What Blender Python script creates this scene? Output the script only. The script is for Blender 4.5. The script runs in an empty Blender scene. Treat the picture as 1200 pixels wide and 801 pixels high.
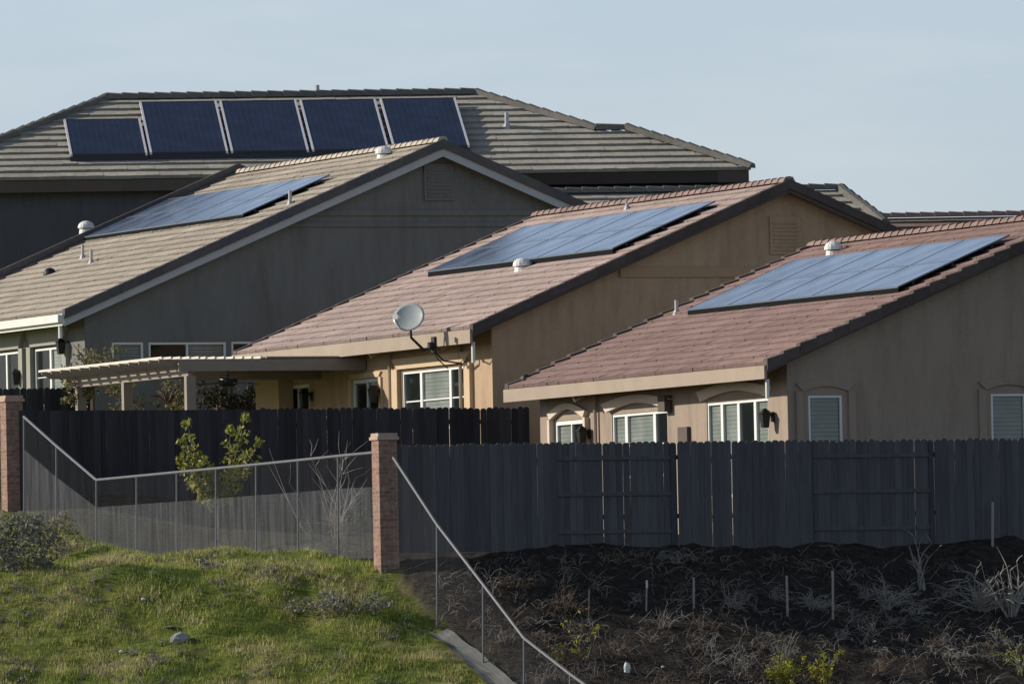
import bpy, math, random
from mathutils import Vector, Matrix, noise as mnoise
random.seed(7)
sc = bpy.context.scene
COL = sc.collection
R = math.radians
TH = R(22.0)
G = Vector((math.cos(TH), math.sin(TH), 0))      # along the gable walls (right, away)
E = Vector((-math.sin(TH), math.cos(TH), 0))     # along the ridges (away, left)
Z = Vector((0, 0, 1))
FPX = 12000.0

# ------------------------------------------------------------------ camera
tilt = math.atan(414.5 / FPX); ro = 0.020
fwd = Vector((0, math.cos(tilt), math.sin(tilt)))
r0 = Vector((1, 0, 0)); u0 = r0.cross(fwd)
rt = r0 * math.cos(ro) - u0 * math.sin(ro)
up = r0 * math.sin(ro) + u0 * math.cos(ro)
cd = bpy.data.cameras.new('camera'); cam = bpy.data.objects.new('camera', cd); COL.objects.link(cam)
cd.sensor_width = 36; cd.lens = 36 * FPX / 1200; cd.clip_start = 1; cd.clip_end = 9000
cam.matrix_world = Matrix((( rt.x, up.x, -fwd.x, 0), (rt.y, up.y, -fwd.y, 0), (rt.z, up.z, -fwd.z, 0), (0, 0, 0, 1)))
sc.camera = cam

def ray(u, v): return (fwd + rt * ((u - 600) / FPX) + up * ((400.5 - v) / FPX))
def atY(u, v, Y):
    d = ray(u, v); return d * (Y / d.y)
def hit(u, v, P, N):
    d = ray(u, v); return d * (P.dot(N) / d.dot(N))
def px(P):
    s = P.dot(fwd); return 600 + FPX * P.dot(rt) / s, 400.5 - FPX * P.dot(up) / s

# ------------------------------------------------------------------ materials
def new_mat(name):
    m = bpy.data.materials.new(name); m.use_nodes = True
    nt = m.node_tree; nt.nodes.clear()
    out = nt.nodes.new('ShaderNodeOutputMaterial'); bs = nt.nodes.new('ShaderNodeBsdfPrincipled')
    nt.links.new(bs.outputs[0], out.inputs[0])
    return m, nt, bs, out
def N(nt, t, **k):
    n = nt.nodes.new(t)
    for a, b in k.items():
        if a in n.inputs: n.inputs[a].default_value = b
        else: setattr(n, a, b)
    return n
def ramp(nt, fac, stops):
    r = nt.nodes.new('ShaderNodeValToRGB'); el = r.color_ramp.elements
    while len(el) < len(stops): el.new(0.5)
    for e, (p, c) in zip(el, stops): e.position = p; e.color = (*c, 1)
    nt.links.new(fac, r.inputs[0]); return r.outputs[0]
def mix(nt, f, a, b, mode='MIX'):
    m = nt.nodes.new('ShaderNodeMix'); m.data_type = 'RGBA'; m.blend_type = mode
    for s, i in ((f, 0), (a, 6), (b, 7)):
        if hasattr(s, 'node'): nt.links.new(s, m.inputs[i])
        elif i == 0: m.inputs[0].default_value = s
        else: m.inputs[i].default_value = (*s, 1)
    return m.outputs[2]
def sc3(c, k): return tuple(x * k for x in c)
def noisy(name, c, var=.15, scale=3., rough=.8, stretch=(1, 1, 1), bump=0., bscale=40., spec=.3, metal=0.):
    m, nt, bs, out = new_mat(name)
    tc = N(nt, 'ShaderNodeTexCoord'); mp = N(nt, 'ShaderNodeMapping'); mp.inputs['Scale'].default_value = stretch
    nt.links.new(tc.outputs['Object'], mp.inputs[0])
    n1 = N(nt, 'ShaderNodeTexNoise', Scale=scale, Detail=6., Roughness=.65); nt.links.new(mp.outputs[0], n1.inputs[0])
    col = ramp(nt, n1.outputs[0], [(.28, sc3(c, 1 - var)), (.5, c), (.72, sc3(c, 1 + var))])
    if 'stucco' in name:
        m2 = N(nt, 'ShaderNodeMapping'); m2.inputs['Scale'].default_value = (2.2, 2.2, .35); nt.links.new(tc.outputs['Object'], m2.inputs[0])
        n3 = N(nt, 'ShaderNodeTexNoise', Scale=1.6, Detail=8., Roughness=.7); nt.links.new(m2.outputs[0], n3.inputs[0])
        n4 = N(nt, 'ShaderNodeTexNoise', Scale=28., Detail=4., Roughness=.7); nt.links.new(tc.outputs['Object'], n4.inputs[0])
        col = mix(nt, 1., col, ramp(nt, n3.outputs[0], [(.3, (.80, .79, .77)), (.5, (1, 1, 1)), (.72, (1.10, 1.10, 1.10))]), 'MULTIPLY')
        col = mix(nt, 1., col, ramp(nt, n4.outputs[0], [(.3, (.90, .90, .90)), (.7, (1.08, 1.08, 1.08))]), 'MULTIPLY')
    nt.links.new(col, bs.inputs['Base Color'])
    bs.inputs['Roughness'].default_value = rough; bs.inputs['Metallic'].default_value = metal
    bs.inputs['Specular IOR Level'].default_value = spec
    if bump:
        n2 = N(nt, 'ShaderNodeTexNoise', Scale=bscale, Detail=3.); nt.links.new(mp.outputs[0], n2.inputs[0])
        b = N(nt, 'ShaderNodeBump', Strength=bump, Distance=.02); nt.links.new(n2.outputs[0], b.inputs['Height'])
        nt.links.new(b.outputs[0], bs.inputs['Normal'])
    return m
def tiles_mat(name, cols, rough=.85, edge=.42):
    """each tile has its own fired colour (per-tile random attribute), with lichen and dirt"""
    m, nt, bs, out = new_mat(name)
    av = tuple(sum(c[k] for c in cols) / len(cols) for k in range(3)); cols = [tuple(av[k] + (c[k] - av[k]) * .55 for k in range(3)) for c in cols]
    at = N(nt, 'ShaderNodeAttribute', attribute_name='rnd')
    base = ramp(nt, at.outputs['Fac'], [(i / (len(cols) - 1), c) for i, c in enumerate(cols)])
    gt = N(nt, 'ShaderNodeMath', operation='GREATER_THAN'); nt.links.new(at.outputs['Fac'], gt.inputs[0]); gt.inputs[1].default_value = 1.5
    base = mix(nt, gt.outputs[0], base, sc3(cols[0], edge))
    tc = N(nt, 'ShaderNodeTexCoord')
    n1 = N(nt, 'ShaderNodeTexNoise', Scale=.5, Detail=5.); nt.links.new(tc.outputs['Object'], n1.inputs[0])
    n2 = N(nt, 'ShaderNodeTexNoise', Scale=9., Detail=5.); nt.links.new(tc.outputs['Object'], n2.inputs[0])
    f1 = ramp(nt, n1.outputs[0], [(.3, (.84, .84, .84)), (.7, (1.1, 1.1, 1.1))])
    f2 = ramp(nt, n2.outputs[0], [(.3, (.85, .84, .82)), (.7, (1.1, 1.1, 1.1))])
    c = mix(nt, 1., mix(nt, 1., base, f1, 'MULTIPLY'), f2, 'MULTIPLY')
    nt.links.new(c, bs.inputs['Base Color']); bs.inputs['Roughness'].default_value = rough
    bs.inputs['Specular IOR Level'].default_value = .2
    return m
def glass_mat(name, tint, through=.5):
    m, nt, bs, out = new_mat(name)
    bs.inputs['Base Color'].default_value = (*tint, 1); bs.inputs['Roughness'].default_value = .04
    bs.inputs['Specular IOR Level'].default_value = .8
    tr = N(nt, 'ShaderNodeBsdfTransparent'); tr.inputs[0].default_value = (1, 1, 1, 1)
    ms = N(nt, 'ShaderNodeMixShader'); ms.inputs[0].default_value = through
    nt.links.new(bs.outputs[0], ms.inputs[1]); nt.links.new(tr.outputs[0], ms.inputs[2]); nt.links.new(ms.outputs[0], out.inputs[0])
    return m
def mesh_mat(name, c, cover, wire):
    """woven wire: vertical and diagonal wires as a fine pattern, open between them"""
    m, nt, bs, out = new_mat(name)
    bs.inputs['Base Color'].default_value = (*c, 1); bs.inputs['Roughness'].default_value = .5; bs.inputs['Metallic'].default_value = .0
    tc = N(nt, 'ShaderNodeTexCoord')
    n = N(nt, 'ShaderNodeTexNoise', Scale=wire, Detail=2.); mp = N(nt, 'ShaderNodeMapping'); mp.inputs['Scale'].default_value = (1, 1, .12)
    nt.links.new(tc.outputs['Object'], mp.inputs[0]); nt.links.new(mp.outputs[0], n.inputs[0])
    rr = N(nt, 'ShaderNodeMapRange'); rr.inputs['From Min'].default_value = .25; rr.inputs['From Max'].default_value = .75
    rr.inputs['To Min'].default_value = cover * .55; rr.inputs['To Max'].default_value = cover * 1.45
    nt.links.new(n.outputs[0], rr.inputs[0])
    tr = N(nt, 'ShaderNodeBsdfTransparent'); ms = N(nt, 'ShaderNodeMixShader')
    nt.links.new(rr.outputs[0], ms.inputs[0]); nt.links.new(tr.outputs[0], ms.inputs[1]); nt.links.new(bs.outputs[0], ms.inputs[2]); nt.links.new(ms.outputs[0], out.inputs[0])
    return m
def brick_mat(name):
    m, nt, bs, out = new_mat(name)
    tc = N(nt, 'ShaderNodeTexCoord'); sp = N(nt, 'ShaderNodeSeparateXYZ'); nt.links.new(tc.outputs['Object'], sp.inputs[0])
    ad = N(nt, 'ShaderNodeMath', operation='ADD'); nt.links.new(sp.outputs[0], ad.inputs[0]); nt.links.new(sp.outputs[1], ad.inputs[1])
    cb = N(nt, 'ShaderNodeCombineXYZ'); nt.links.new(ad.outputs[0], cb.inputs[0]); nt.links.new(sp.outputs[2], cb.inputs[1])
    b = N(nt, 'ShaderNodeTexBrick'); nt.links.new(cb.outputs[0], b.inputs['Vector'])
    b.inputs['Color1'].default_value = (.20, .095, .065, 1); b.inputs['Color2'].default_value = (.33, .18, .13, 1); b.inputs['Mortar'].default_value = (.24, .18, .15, 1)
    b.inputs['Scale'].default_value = 1.; b.inputs['Brick Width'].default_value = .2; b.inputs['Row Height'].default_value = .075; b.inputs['Mortar Size'].default_value = .012
    n = N(nt, 'ShaderNodeTexNoise', Scale=12., Detail=4.); nt.links.new(tc.outputs['Object'], n.inputs[0])
    f = ramp(nt, n.outputs[0], [(.3, (.7, .7, .7)), (.7, (1.2, 1.2, 1.2))])
    nt.links.new(mix(nt, 1., b.outputs[0], f, 'MULTIPLY'), bs.inputs['Base Color']); bs.inputs['Roughness'].default_value = .9
    return m
def solar_mat(name, sheen=(0, 0, 0), gap=(.05, .06, .10)):
    """dark blue cells with thin pale bus lines and cell gaps, under smooth glass"""
    m, nt, bs, out = new_mat(name)
    uv = N(nt, 'ShaderNodeAttribute', attribute_name='cell')
    sp = N(nt, 'ShaderNodeSeparateXYZ'); nt.links.new(uv.outputs['Vector'], sp.inputs[0])
    def line(sock, per, w):
        a = N(nt, 'ShaderNodeMath', operation='DIVIDE'); nt.links.new(sock, a.inputs[0]); a.inputs[1].default_value = per
        f = N(nt, 'ShaderNodeMath', operation='FRACT'); nt.links.new(a.outputs[0], f.inputs[0])
        l = N(nt, 'ShaderNodeMath', operation='LESS_THAN'); nt.links.new(f.outputs[0], l.inputs[0]); l.inputs[1].default_value = w
        return l.outputs[0]
    a = N(nt, 'ShaderNodeMath', operation='MAXIMUM'); nt.links.new(line(sp.outputs[0], .158, .05), a.inputs[0]); nt.links.new(line(sp.outputs[1], .158, .05), a.inputs[1])
    n = N(nt, 'ShaderNodeTexNoise', Scale=1.2, Detail=4.); nt.links.new(uv.outputs['Vector'], n.inputs[0])
    c = ramp(nt, n.outputs[0], [(.3, tuple(a + b for a, b in zip((.012, .018, .042), sheen))), (.7, tuple(a + b * 1.3 for a, b in zip((.020, .030, .066), sheen)))])
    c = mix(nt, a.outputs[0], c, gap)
    nt.links.new(c, bs.inputs['Base Color'])
    rr = ramp(nt, n.outputs[0], [(.35, (.12, .12, .12)), (.65, (.26, .26, .26))])
    nt.links.new(rr, bs.inputs['Roughness']); bs.inputs['Specular IOR Level'].default_value = .5
    return m
def picket_mat(name, c, var):
    m, nt, bs, out = new_mat(name)
    at = N(nt, 'ShaderNodeAttribute', attribute_name='rnd')
    tc = N(nt, 'ShaderNodeTexCoord'); mp = N(nt, 'ShaderNodeMapping'); mp.inputs['Scale'].default_value = (6, 6, .5)
    nt.links.new(tc.outputs['Object'], mp.inputs[0])
    n = N(nt, 'ShaderNodeTexNoise', Scale=3., Detail=7.); nt.links.new(mp.outputs[0], n.inputs[0])
    a = ramp(nt, at.outputs['Fac'], [(0, sc3(c, 1 - var)), (.6, c), (1, sc3(c, 1 + var))])
    f = ramp(nt, n.outputs[0], [(.3, (.84, .84, .84)), (.7, (1.12, 1.12, 1.12))])
    nt.links.new(mix(nt, 1., a, f, 'MULTIPLY'), bs.inputs['Base Color']); bs.inputs['Roughness'].default_value = .9
    bs.inputs['Specular IOR Level'].default_value = .15
    return m
def leaf_mat(name, stops, trans=.25):
    m, nt, bs, out = new_mat(name)
    at = N(nt, 'ShaderNodeAttribute', attribute_name='rnd')
    c = ramp(nt, at.outputs['Fac'], [(i / (len(stops) - 1), s) for i, s in enumerate(stops)])
    nt.links.new(c, bs.inputs['Base Color']); bs.inputs['Roughness'].default_value = .6; bs.inputs['Specular IOR Level'].default_value = .2
    tl = N(nt, 'ShaderNodeBsdfTranslucent'); nt.links.new(c, tl.inputs[0])
    ms = N(nt, 'ShaderNodeMixShader'); ms.inputs[0].default_value = trans
    nt.links.new(bs.outputs[0], ms.inputs[1]); nt.links.new(tl.outputs[0], ms.inputs[2]); nt.links.new(ms.outputs[0], out.inputs[0])
    return m
def ground_mat():
    m, nt, bs, out = new_mat('ground')
    at = N(nt, 'ShaderNodeAttribute', attribute_name='burn')
    tc = N(nt, 'ShaderNodeTexCoord')
    n1 = N(nt, 'ShaderNodeTexNoise', Scale=.7, Detail=8., Roughness=.7); nt.links.new(tc.outputs['Object'], n1.inputs[0])
    n2 = N(nt, 'ShaderNodeTexNoise', Scale=7., Detail=8., Roughness=.75); nt.links.new(tc.outputs['Object'], n2.inputs[0])
    g = ramp(nt, n1.outputs[0], [(.3, (.09, .12, .02)), (.5, (.17, .19, .04)), (.68, (.27, .22, .11))])
    g = mix(nt, 1., g, ramp(nt, n2.outputs[0], [(.3, (.5, .5, .5)), (.7, (1.3, 1.3, 1.3))]), 'MULTIPLY')
    b = ramp(nt, n2.outputs[0], [(.33, (.014, .012, .011)), (.5, (.036, .029, .024)), (.7, (.085, .066, .052))])
    nt.links.new(mix(nt, at.outputs['Fac'], g, b), bs.inputs['Base Color'])
    bs.inputs['Roughness'].default_value = .95; bs.inputs['Specular IOR Level'].default_value = .1
    bp = N(nt, 'ShaderNodeBump', Strength=.6, Distance=.05); nt.links.new(n2.outputs[0], bp.inputs['Height']); nt.links.new(bp.outputs[0], bs.inputs['Normal'])
    return m

M = {}
M['stucco_grey'] = noisy('stucco_grey', (.175, .17, .162), .07, .6, .9, bump=.25, bscale=60)
M['stucco_tan'] = noisy('stucco_tan', (.43, .305, .195), .07, .6, .9, bump=.25, bscale=60)
M['stucco_beige'] = noisy('stucco_beige', (.315, .245, .19), .07, .6, .9, bump=.25, bscale=60)
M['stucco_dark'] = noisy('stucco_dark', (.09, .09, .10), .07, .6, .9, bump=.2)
M['surround_beige'] = noisy('surround_beige', (.60, .49, .39), .06, 1.5, .9)
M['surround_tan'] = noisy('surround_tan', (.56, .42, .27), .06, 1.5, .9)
M['surround_grey'] = noisy('surround_grey', (.30, .29, .25), .06, 1.5, .9)
M['band_tan'] = noisy('band_tan', (.40, .27, .16), .05, 1., .9)
M['white'] = noisy('white_vinyl', (.72, .72, .69), .04, 3, .5)
M['gutter_white'] = noisy('gutter_white', (.66, .65, .60), .06, 2, .5)
M['trim_grey'] = noisy('trim_grey', (.44, .44, .45), .06, 2, .7)
M['trim_brown'] = noisy('trim_brown', (.10, .075, .062), .1, 2, .75)
M['trim_tan'] = noisy('trim_tan', (.34, .27, .205), .08, 2, .75)
M['soffit'] = noisy('soffit', (.22, .19, .16), .08, 2, .8)
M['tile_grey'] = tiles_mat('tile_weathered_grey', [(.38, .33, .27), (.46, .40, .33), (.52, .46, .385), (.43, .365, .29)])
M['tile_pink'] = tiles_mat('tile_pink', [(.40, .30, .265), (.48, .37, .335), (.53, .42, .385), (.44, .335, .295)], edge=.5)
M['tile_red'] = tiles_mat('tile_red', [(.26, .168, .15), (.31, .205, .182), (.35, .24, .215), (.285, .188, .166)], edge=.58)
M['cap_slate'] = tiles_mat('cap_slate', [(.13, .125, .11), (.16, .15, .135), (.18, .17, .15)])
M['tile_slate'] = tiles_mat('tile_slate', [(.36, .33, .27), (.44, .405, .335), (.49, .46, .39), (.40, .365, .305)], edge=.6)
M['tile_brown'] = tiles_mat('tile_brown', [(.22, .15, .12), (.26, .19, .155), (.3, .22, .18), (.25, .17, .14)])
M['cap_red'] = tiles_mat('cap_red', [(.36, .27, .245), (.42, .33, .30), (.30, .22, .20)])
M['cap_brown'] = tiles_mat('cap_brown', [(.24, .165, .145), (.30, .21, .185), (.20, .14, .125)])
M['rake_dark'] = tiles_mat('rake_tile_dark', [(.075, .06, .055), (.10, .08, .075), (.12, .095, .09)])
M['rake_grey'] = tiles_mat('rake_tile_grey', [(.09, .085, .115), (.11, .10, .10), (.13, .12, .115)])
M['glass'] = glass_mat('window_glass', (.03, .04, .04), .72)
M['blind'] = noisy('blind_cream', (.80, .83, .76), .18, 2, .8, (1, 1, 40))
def blind_mat():
    m, nt, bs, out = new_mat('slatted_blind'); tc = N(nt, 'ShaderNodeTexCoord'); sp = N(nt, 'ShaderNodeSeparateXYZ'); nt.links.new(tc.outputs['Object'], sp.inputs[0])
    a = N(nt, 'ShaderNodeMath', operation='DIVIDE'); nt.links.new(sp.outputs[2], a.inputs[0]); a.inputs[1].default_value = .085
    f = N(nt, 'ShaderNodeMath', operation='FRACT'); nt.links.new(a.outputs[0], f.inputs[0])
    c = ramp(nt, f.outputs[0], [(0, (.42, .45, .42)), (.35, (.86, .90, .84)), (1, (.72, .76, .70))])
    n = N(nt, 'ShaderNodeTexNoise', Scale=1.3, Detail=3.); nt.links.new(tc.outputs['Object'], n.inputs[0])
    c = mix(nt, 1., c, ramp(nt, n.outputs[0], [(.35, (.62, .70, .66)), (.6, (1, 1, 1))]), 'MULTIPLY')
    nt.links.new(c, bs.inputs['Base Color']); bs.inputs['Roughness'].default_value = .7; return m
M['blind'] = blind_mat()
M['metal_black'] = noisy('black_iron', (.02, .02, .02), .2, 8, .45)
M['metal_grey'] = noisy('galvanised', (.42, .42, .43), .1, 8, .45)
M['metal_white'] = noisy('white_painted_metal', (.7, .69, .66), .08, 5, .5)
M['rail_grey'] = noisy('fence_rail', (.14, .14, .15), .12, 5, .5)
M['frame_silver'] = noisy('silver_frame', (.62, .62, .66), .05, 8, .35, metal=.0)
M['frame_black'] = noisy('black_frame', (.025, .027, .035), .1, 8, .4)
M['solar'] = solar_mat('solar_cells')
M['solar_sky_sheen'] = solar_mat('sky_sheen_solar_cells', (.052, .066, .085), (.085, .105, .145))  # sky reflection painted into a paler base colour for the side arrays
M['dish'] = noisy('dish_enamel', (.40, .43, .42), .06, 4, .3, spec=.6)
M['wood_dark'] = picket_mat('weathered_dark_wood', (.052, .049, .053), .3)
M['wood_grey'] = picket_mat('weathered_grey_wood', (.098, .095, .101), .16)
M['post_wood'] = noisy('post_wood', (.055, .057, .068), .25, 4, .9, (4, 4, .5))
M['pergola'] = noisy('pergola_paint', (.27, .225, .185), .1, 3, .7)
M['pergola_light'] = noisy('pergola_slats', (.66, .61, .53), .08, 3, .7)
M['brick'] = brick_mat('red_brick')
M['cap'] = noisy('brick_cap', (.42, .30, .24), .15, 9, .9)
M['mesh_open'] = mesh_mat('woven_wire', (.05, .05, .06), .08, 9)
M['mesh_fine'] = mesh_mat('fine_wire_screen', (.13, .135, .145), .26, 7)
M['concrete'] = noisy('old_concrete', (.15, .15, .14), .2, 3, .9, bump=.3)
M['ground'] = ground_mat()
M['grass'] = leaf_mat('grass_blades', [(.10, .16, .03), (.24, .29, .05), (.41, .40, .11), (.52, .45, .26)], .3)
M['leaf_lime'] = leaf_mat('lime_leaves', [(.16, .18, .03), (.30, .30, .06), (.44, .42, .13)], .35)
M['leaf_dull'] = leaf_mat('dull_leaves', [(.10, .11, .04), (.20, .185, .08), (.28, .21, .10)], .3)
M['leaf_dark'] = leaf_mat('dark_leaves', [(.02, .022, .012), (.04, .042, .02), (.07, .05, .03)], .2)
M['leaf_grey'] = leaf_mat('grey_leaves', [(.10, .105, .085), (.17, .17, .14), (.26, .25, .21)], .2)
M['leaf_yellow'] = leaf_mat('yellow_leaves', [(.17, .20, .02), (.32, .33, .03), (.48, .40, .07)], .35)
M['twig'] = noisy('dead_twig', (.26, .235, .205), .4, 6, .9)
M['twig_pale'] = noisy('pale_twig', (.31, .285, .245), .25, 6, .9)
M['twig_char'] = noisy('charred_twig', (.05, .042, .036), .4, 6, .9)
M['twig_brown'] = noisy('brown_weed', (.14, .10, .07), .3, 6, .9)
M['stake'] = noisy('stake_wood', (.30, .27, .23), .2, 6, .9)
M['rock'] = noisy('rock', (.26, .26, .28), .25, 5, .9, bump=.5, bscale=12)
M['scrap'] = noisy('scrap', (.6, .6, .58), .1, 5, .7)

# ------------------------------------------------------------------ mesh builder
INV = {}
class MB:
    def __init__(s): s.v = []; s.f = []; s.rnd = []; s.cell = None
    def poly(s, pts, rnd=None):
        i = len(s.v); s.v += [tuple(p) for p in pts]; s.f.append(tuple(range(i, i + len(pts)))); s.rnd.append(random.random() if rnd is None else rnd)
    def hexa(s, p, rnd=None):
        """p: 4 bottom points then 4 top points, same winding"""
        i = len(s.v); s.v += [tuple(q) for q in p]
        for f in ((3, 2, 1, 0), (4, 5, 6, 7), (0, 1, 5, 4), (1, 2, 6, 5), (2, 3, 7, 6), (3, 0, 4, 7)):
            s.f.append(tuple(i + k for k in f)); s.rnd.append(rnd if rnd is not None else .5)
    def box(s, O, X, Y, H, rnd=None):
        O = Vector(O); s.hexa([O, O + X, O + X + Y, O + Y, O + H, O + X + H, O + X + Y + H, O + Y + H], rnd)
    def prism(s, pts, D, rnd=None):
        n = len(pts); i = len(s.v); pts = [Vector(p) for p in pts]
        s.v += [tuple(p) for p in pts] + [tuple(p + D) for p in pts]
        s.f.append(tuple(i + k for k in range(n))); s.f.append(tuple(i + n + k for k in reversed(range(n)))); s.rnd += [rnd or .5] * 2
        for k in range(n):
            j = (k + 1) % n; s.f.append((i + k, i + n + k, i + n + j, i + j)); s.rnd.append(rnd or .5)
    def tube(s, pts, rad, n=6, rnd=None):
        pts = [Vector(p) for p in pts]; rs = rad if isinstance(rad, (list, tuple)) else [rad] * len(pts)
        i = len(s.v)
        for k, p in enumerate(pts):
            d = (pts[min(k + 1, len(pts) - 1)] - pts[max(k - 1, 0)]).normalized()
            a = d.cross(Vector((.3, .9, .31))).normalized(); b = d.cross(a)
            for q in range(n):
                t = 2 * math.pi * q / n; s.v.append(tuple(p + (a * math.cos(t) + b * math.sin(t)) * rs[k]))
        r = random.random() if rnd is None else rnd
        for k in range(len(pts) - 1):
            for q in range(n):
                w = (q + 1) % n; s.f.append((i + k * n + q, i + k * n + w, i + (k + 1) * n + w, i + (k + 1) * n + q)); s.rnd.append(r)
        s.f.append(tuple(i + q for q in reversed(range(n)))); s.f.append(tuple(i + (len(pts) - 1) * n + q for q in range(n))); s.rnd += [r, r]
    def dome(s, C, ax, rad, h, n=14, m=5, rnd=None):
        """solid dome: axis ax, radius rad, height h"""
        C = Vector(C); ax = Vector(ax).normalized(); a = ax.orthogonal().normalized(); b = ax.cross(a); i = len(s.v)
        for k in range(m):
            t = math.pi / 2 * k / m
            for q in range(n):
                w = 2 * math.pi * q / n; s.v.append(tuple(C + (a * math.cos(w) + b * math.sin(w)) * rad * math.cos(t) + ax * h * math.sin(t)))
        s.v.append(tuple(C + ax * h)); r = rnd or .5
        for k in range(m - 1):
            for q in range(n):
                w = (q + 1) % n; s.f.append((i + k * n + q, i + k * n + w, i + (k + 1) * n + w, i + (k + 1) * n + q)); s.rnd.append(r)
        for q in range(n): s.f.append((i + (m - 1) * n + q, i + (m - 1) * n + (q + 1) % n, i + m * n)); s.rnd.append(r)
        s.f.append(tuple(i + q for q in reversed(range(n)))); s.rnd.append(r)
    def build(s, name, mat, parent=None, loc=None, rotz=0., smooth=False, label=None):
        me = bpy.data.meshes.new(name)
        if parent is not None: W = INV[parent.name]
        else: W = Matrix.Translation(Vector(loc) if loc is not None else Vector((0, 0, 0))) @ Matrix.Rotation(rotz, 4, 'Z')
        Wi = W.inverted()
        me.from_pydata([tuple(Wi @ Vector(p)) for p in s.v], [], s.f)
        at = me.attributes.new('rnd', 'FLOAT', 'FACE'); at.data.foreach_set('value', s.rnd)
        if s.cell:
            ac = me.attributes.new('cell', 'FLOAT_VECTOR', 'POINT'); ac.data.foreach_set('vector', [c for p in s.cell for c in p])
        me.materials.append(mat)
        if smooth:
            for p in me.polygons: p.use_smooth = True
        o = bpy.data.objects.new(name, me); COL.objects.link(o)
        if parent is not None: o.parent = parent
        else: o.matrix_world = W
        INV[o.name] = W
        if label: o['label'] = label
        return o
def thing(name, label, cat, loc, rotz=0., group=None):
    o = bpy.data.objects.new(name, None); COL.objects.link(o); o.empty_display_size = .2
    W = Matrix.Translation(Vector(loc)) @ Matrix.Rotation(rotz, 4, 'Z'); o.matrix_world = W; INV[o.name] = W
    return tag(o, label, cat, group)
def tag(o, label, cat, group=None):
    o['label'] = label; o['category'] = cat
    if group: o['group'] = group
    return o
def struct(o, kind='structure'): o['kind'] = kind; return o

# ------------------------------------------------------------------ terrain
BX, BY = atY(450, 600, 198.0).x, 198.0
BP = Vector((BX, BY, 0))
def fside(x, y): return (Vector((x, y, 0)) - BP).dot(G)     # >0: right of the wire fence line
PROF = [(-400, -9), (0, -9), (120, -8), (165, -6), (180, -3.6), (188, -1.25), (192.2, .28), (195.4, 1.35), (198, 2.62), (203, 2.85), (213.4, 2.95), (217.6, 3.45), (221, 4.7), (224, 5.2), (243, 6.1), (262, 8.2), (300, 9), (500, 7), (6000, 0)]
def lerp(P, y):
    if y <= P[0][0]: return P[0][1]
    for (a, p), (b, q) in zip(P, P[1:]):
        if y <= b: return p + (q - p) * (y - a) / (b - a)
    return P[-1][1]
def sst(a, b, x):
    t = max(0, min(1, (x - a) / (b - a))); return t * t * (3 - 2 * t)
def gz(x, y):
    # the burnt side stands a little higher under the board fence, which runs along G
    s = fside(x, y); t = (Vector((x, y, 0)) - BP).dot(E)
    yy = BY + t * .985
    yl = y
    zl = lerp(PROF, yl); zr = lerp(PROF, yy) + .25 * sst(0, 3, s)
    k = sst(.4, 3., s) * (1 - sst(16, 40, abs(s))) * (1 - sst(30, 60, abs(y - 198)))
    z = zl + (zr - zl) * k
    if 170 < y < 215 and abs(x) < 40:
        z += (.16 + .12 * (s < 0)) * mnoise.noise(Vector((x * .45, y * .45, 3.))) + .09 * mnoise.noise(Vector((x * 1.6, y * 1.6, 9.))) + .035 * mnoise.noise(Vector((x * 4.2, y * 4.2, 4.)))
        if s > 0: z += .035 * mnoise.noise(Vector((x * 3.1, y * 3.1, 1.)))
    z += .55 * sst(-6.5, -9.5, x) * sst(206, 214, y) * (1 - sst(217, 222, y))
    return z
def axis(lo, hi, c0, c1, fine, ratio=1.25):
    a = [c0 + i * fine for i in range(int((c1 - c0) / fine) + 1)]
    st = fine; x = a[-1]
    while x < hi: st *= ratio; x += st; a.append(x)
    st = fine; x = a[0]
    while x > lo: st *= ratio; x -= st; a.insert(0, x)
    return a
xs = axis(-4000, 4000, -13, 13, .16); ys = axis(-300, 6000, 187, 206, .16)
gm = bpy.data.meshes.new('ground')
gv = [(x, y, gz(x, y)) for y in ys for x in xs]; nx = len(xs)
gf = [(j * nx + i, j * nx + i + 1, (j + 1) * nx + i + 1, (j + 1) * nx + i) for j in range(len(ys) - 1) for i in range(nx - 1)]
gm.from_pydata(gv, [], gf); gm.materials.append(M['ground'])
ba = gm.attributes.new('burn', 'FLOAT', 'POINT')
ba.data.foreach_set('value', [sst(-.25, .25, fside(x, y) + .35 * mnoise.noise(Vector((x, y, 0)))) * (1 - sst(40, 60, abs(x))) * (1 - sst(31, 45, abs(y - 192))) * (1 - .12 * sst(200, 206, y) * (x < 0)) for x, y, z in gv])
for p in gm.polygons: p.use_smooth = True
g_o = bpy.data.objects.new('ground', gm); COL.objects.link(g_o); struct(g_o)
def ghit(u, v, ymin=180, ymax=225):
    d = ray(u, v); y = ymin
    while y < ymax:
        p = d * (y / d.y)
        if p.z <= gz(p.x, p.y): return Vector((p.x, p.y, gz(p.x, p.y)))
        y += .05
    return d * (ymax / d.y)
def onground(u, Y):
    p = atY(u, 600, Y); return Vector((p.x, Y, gz(p.x, Y)))

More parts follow.
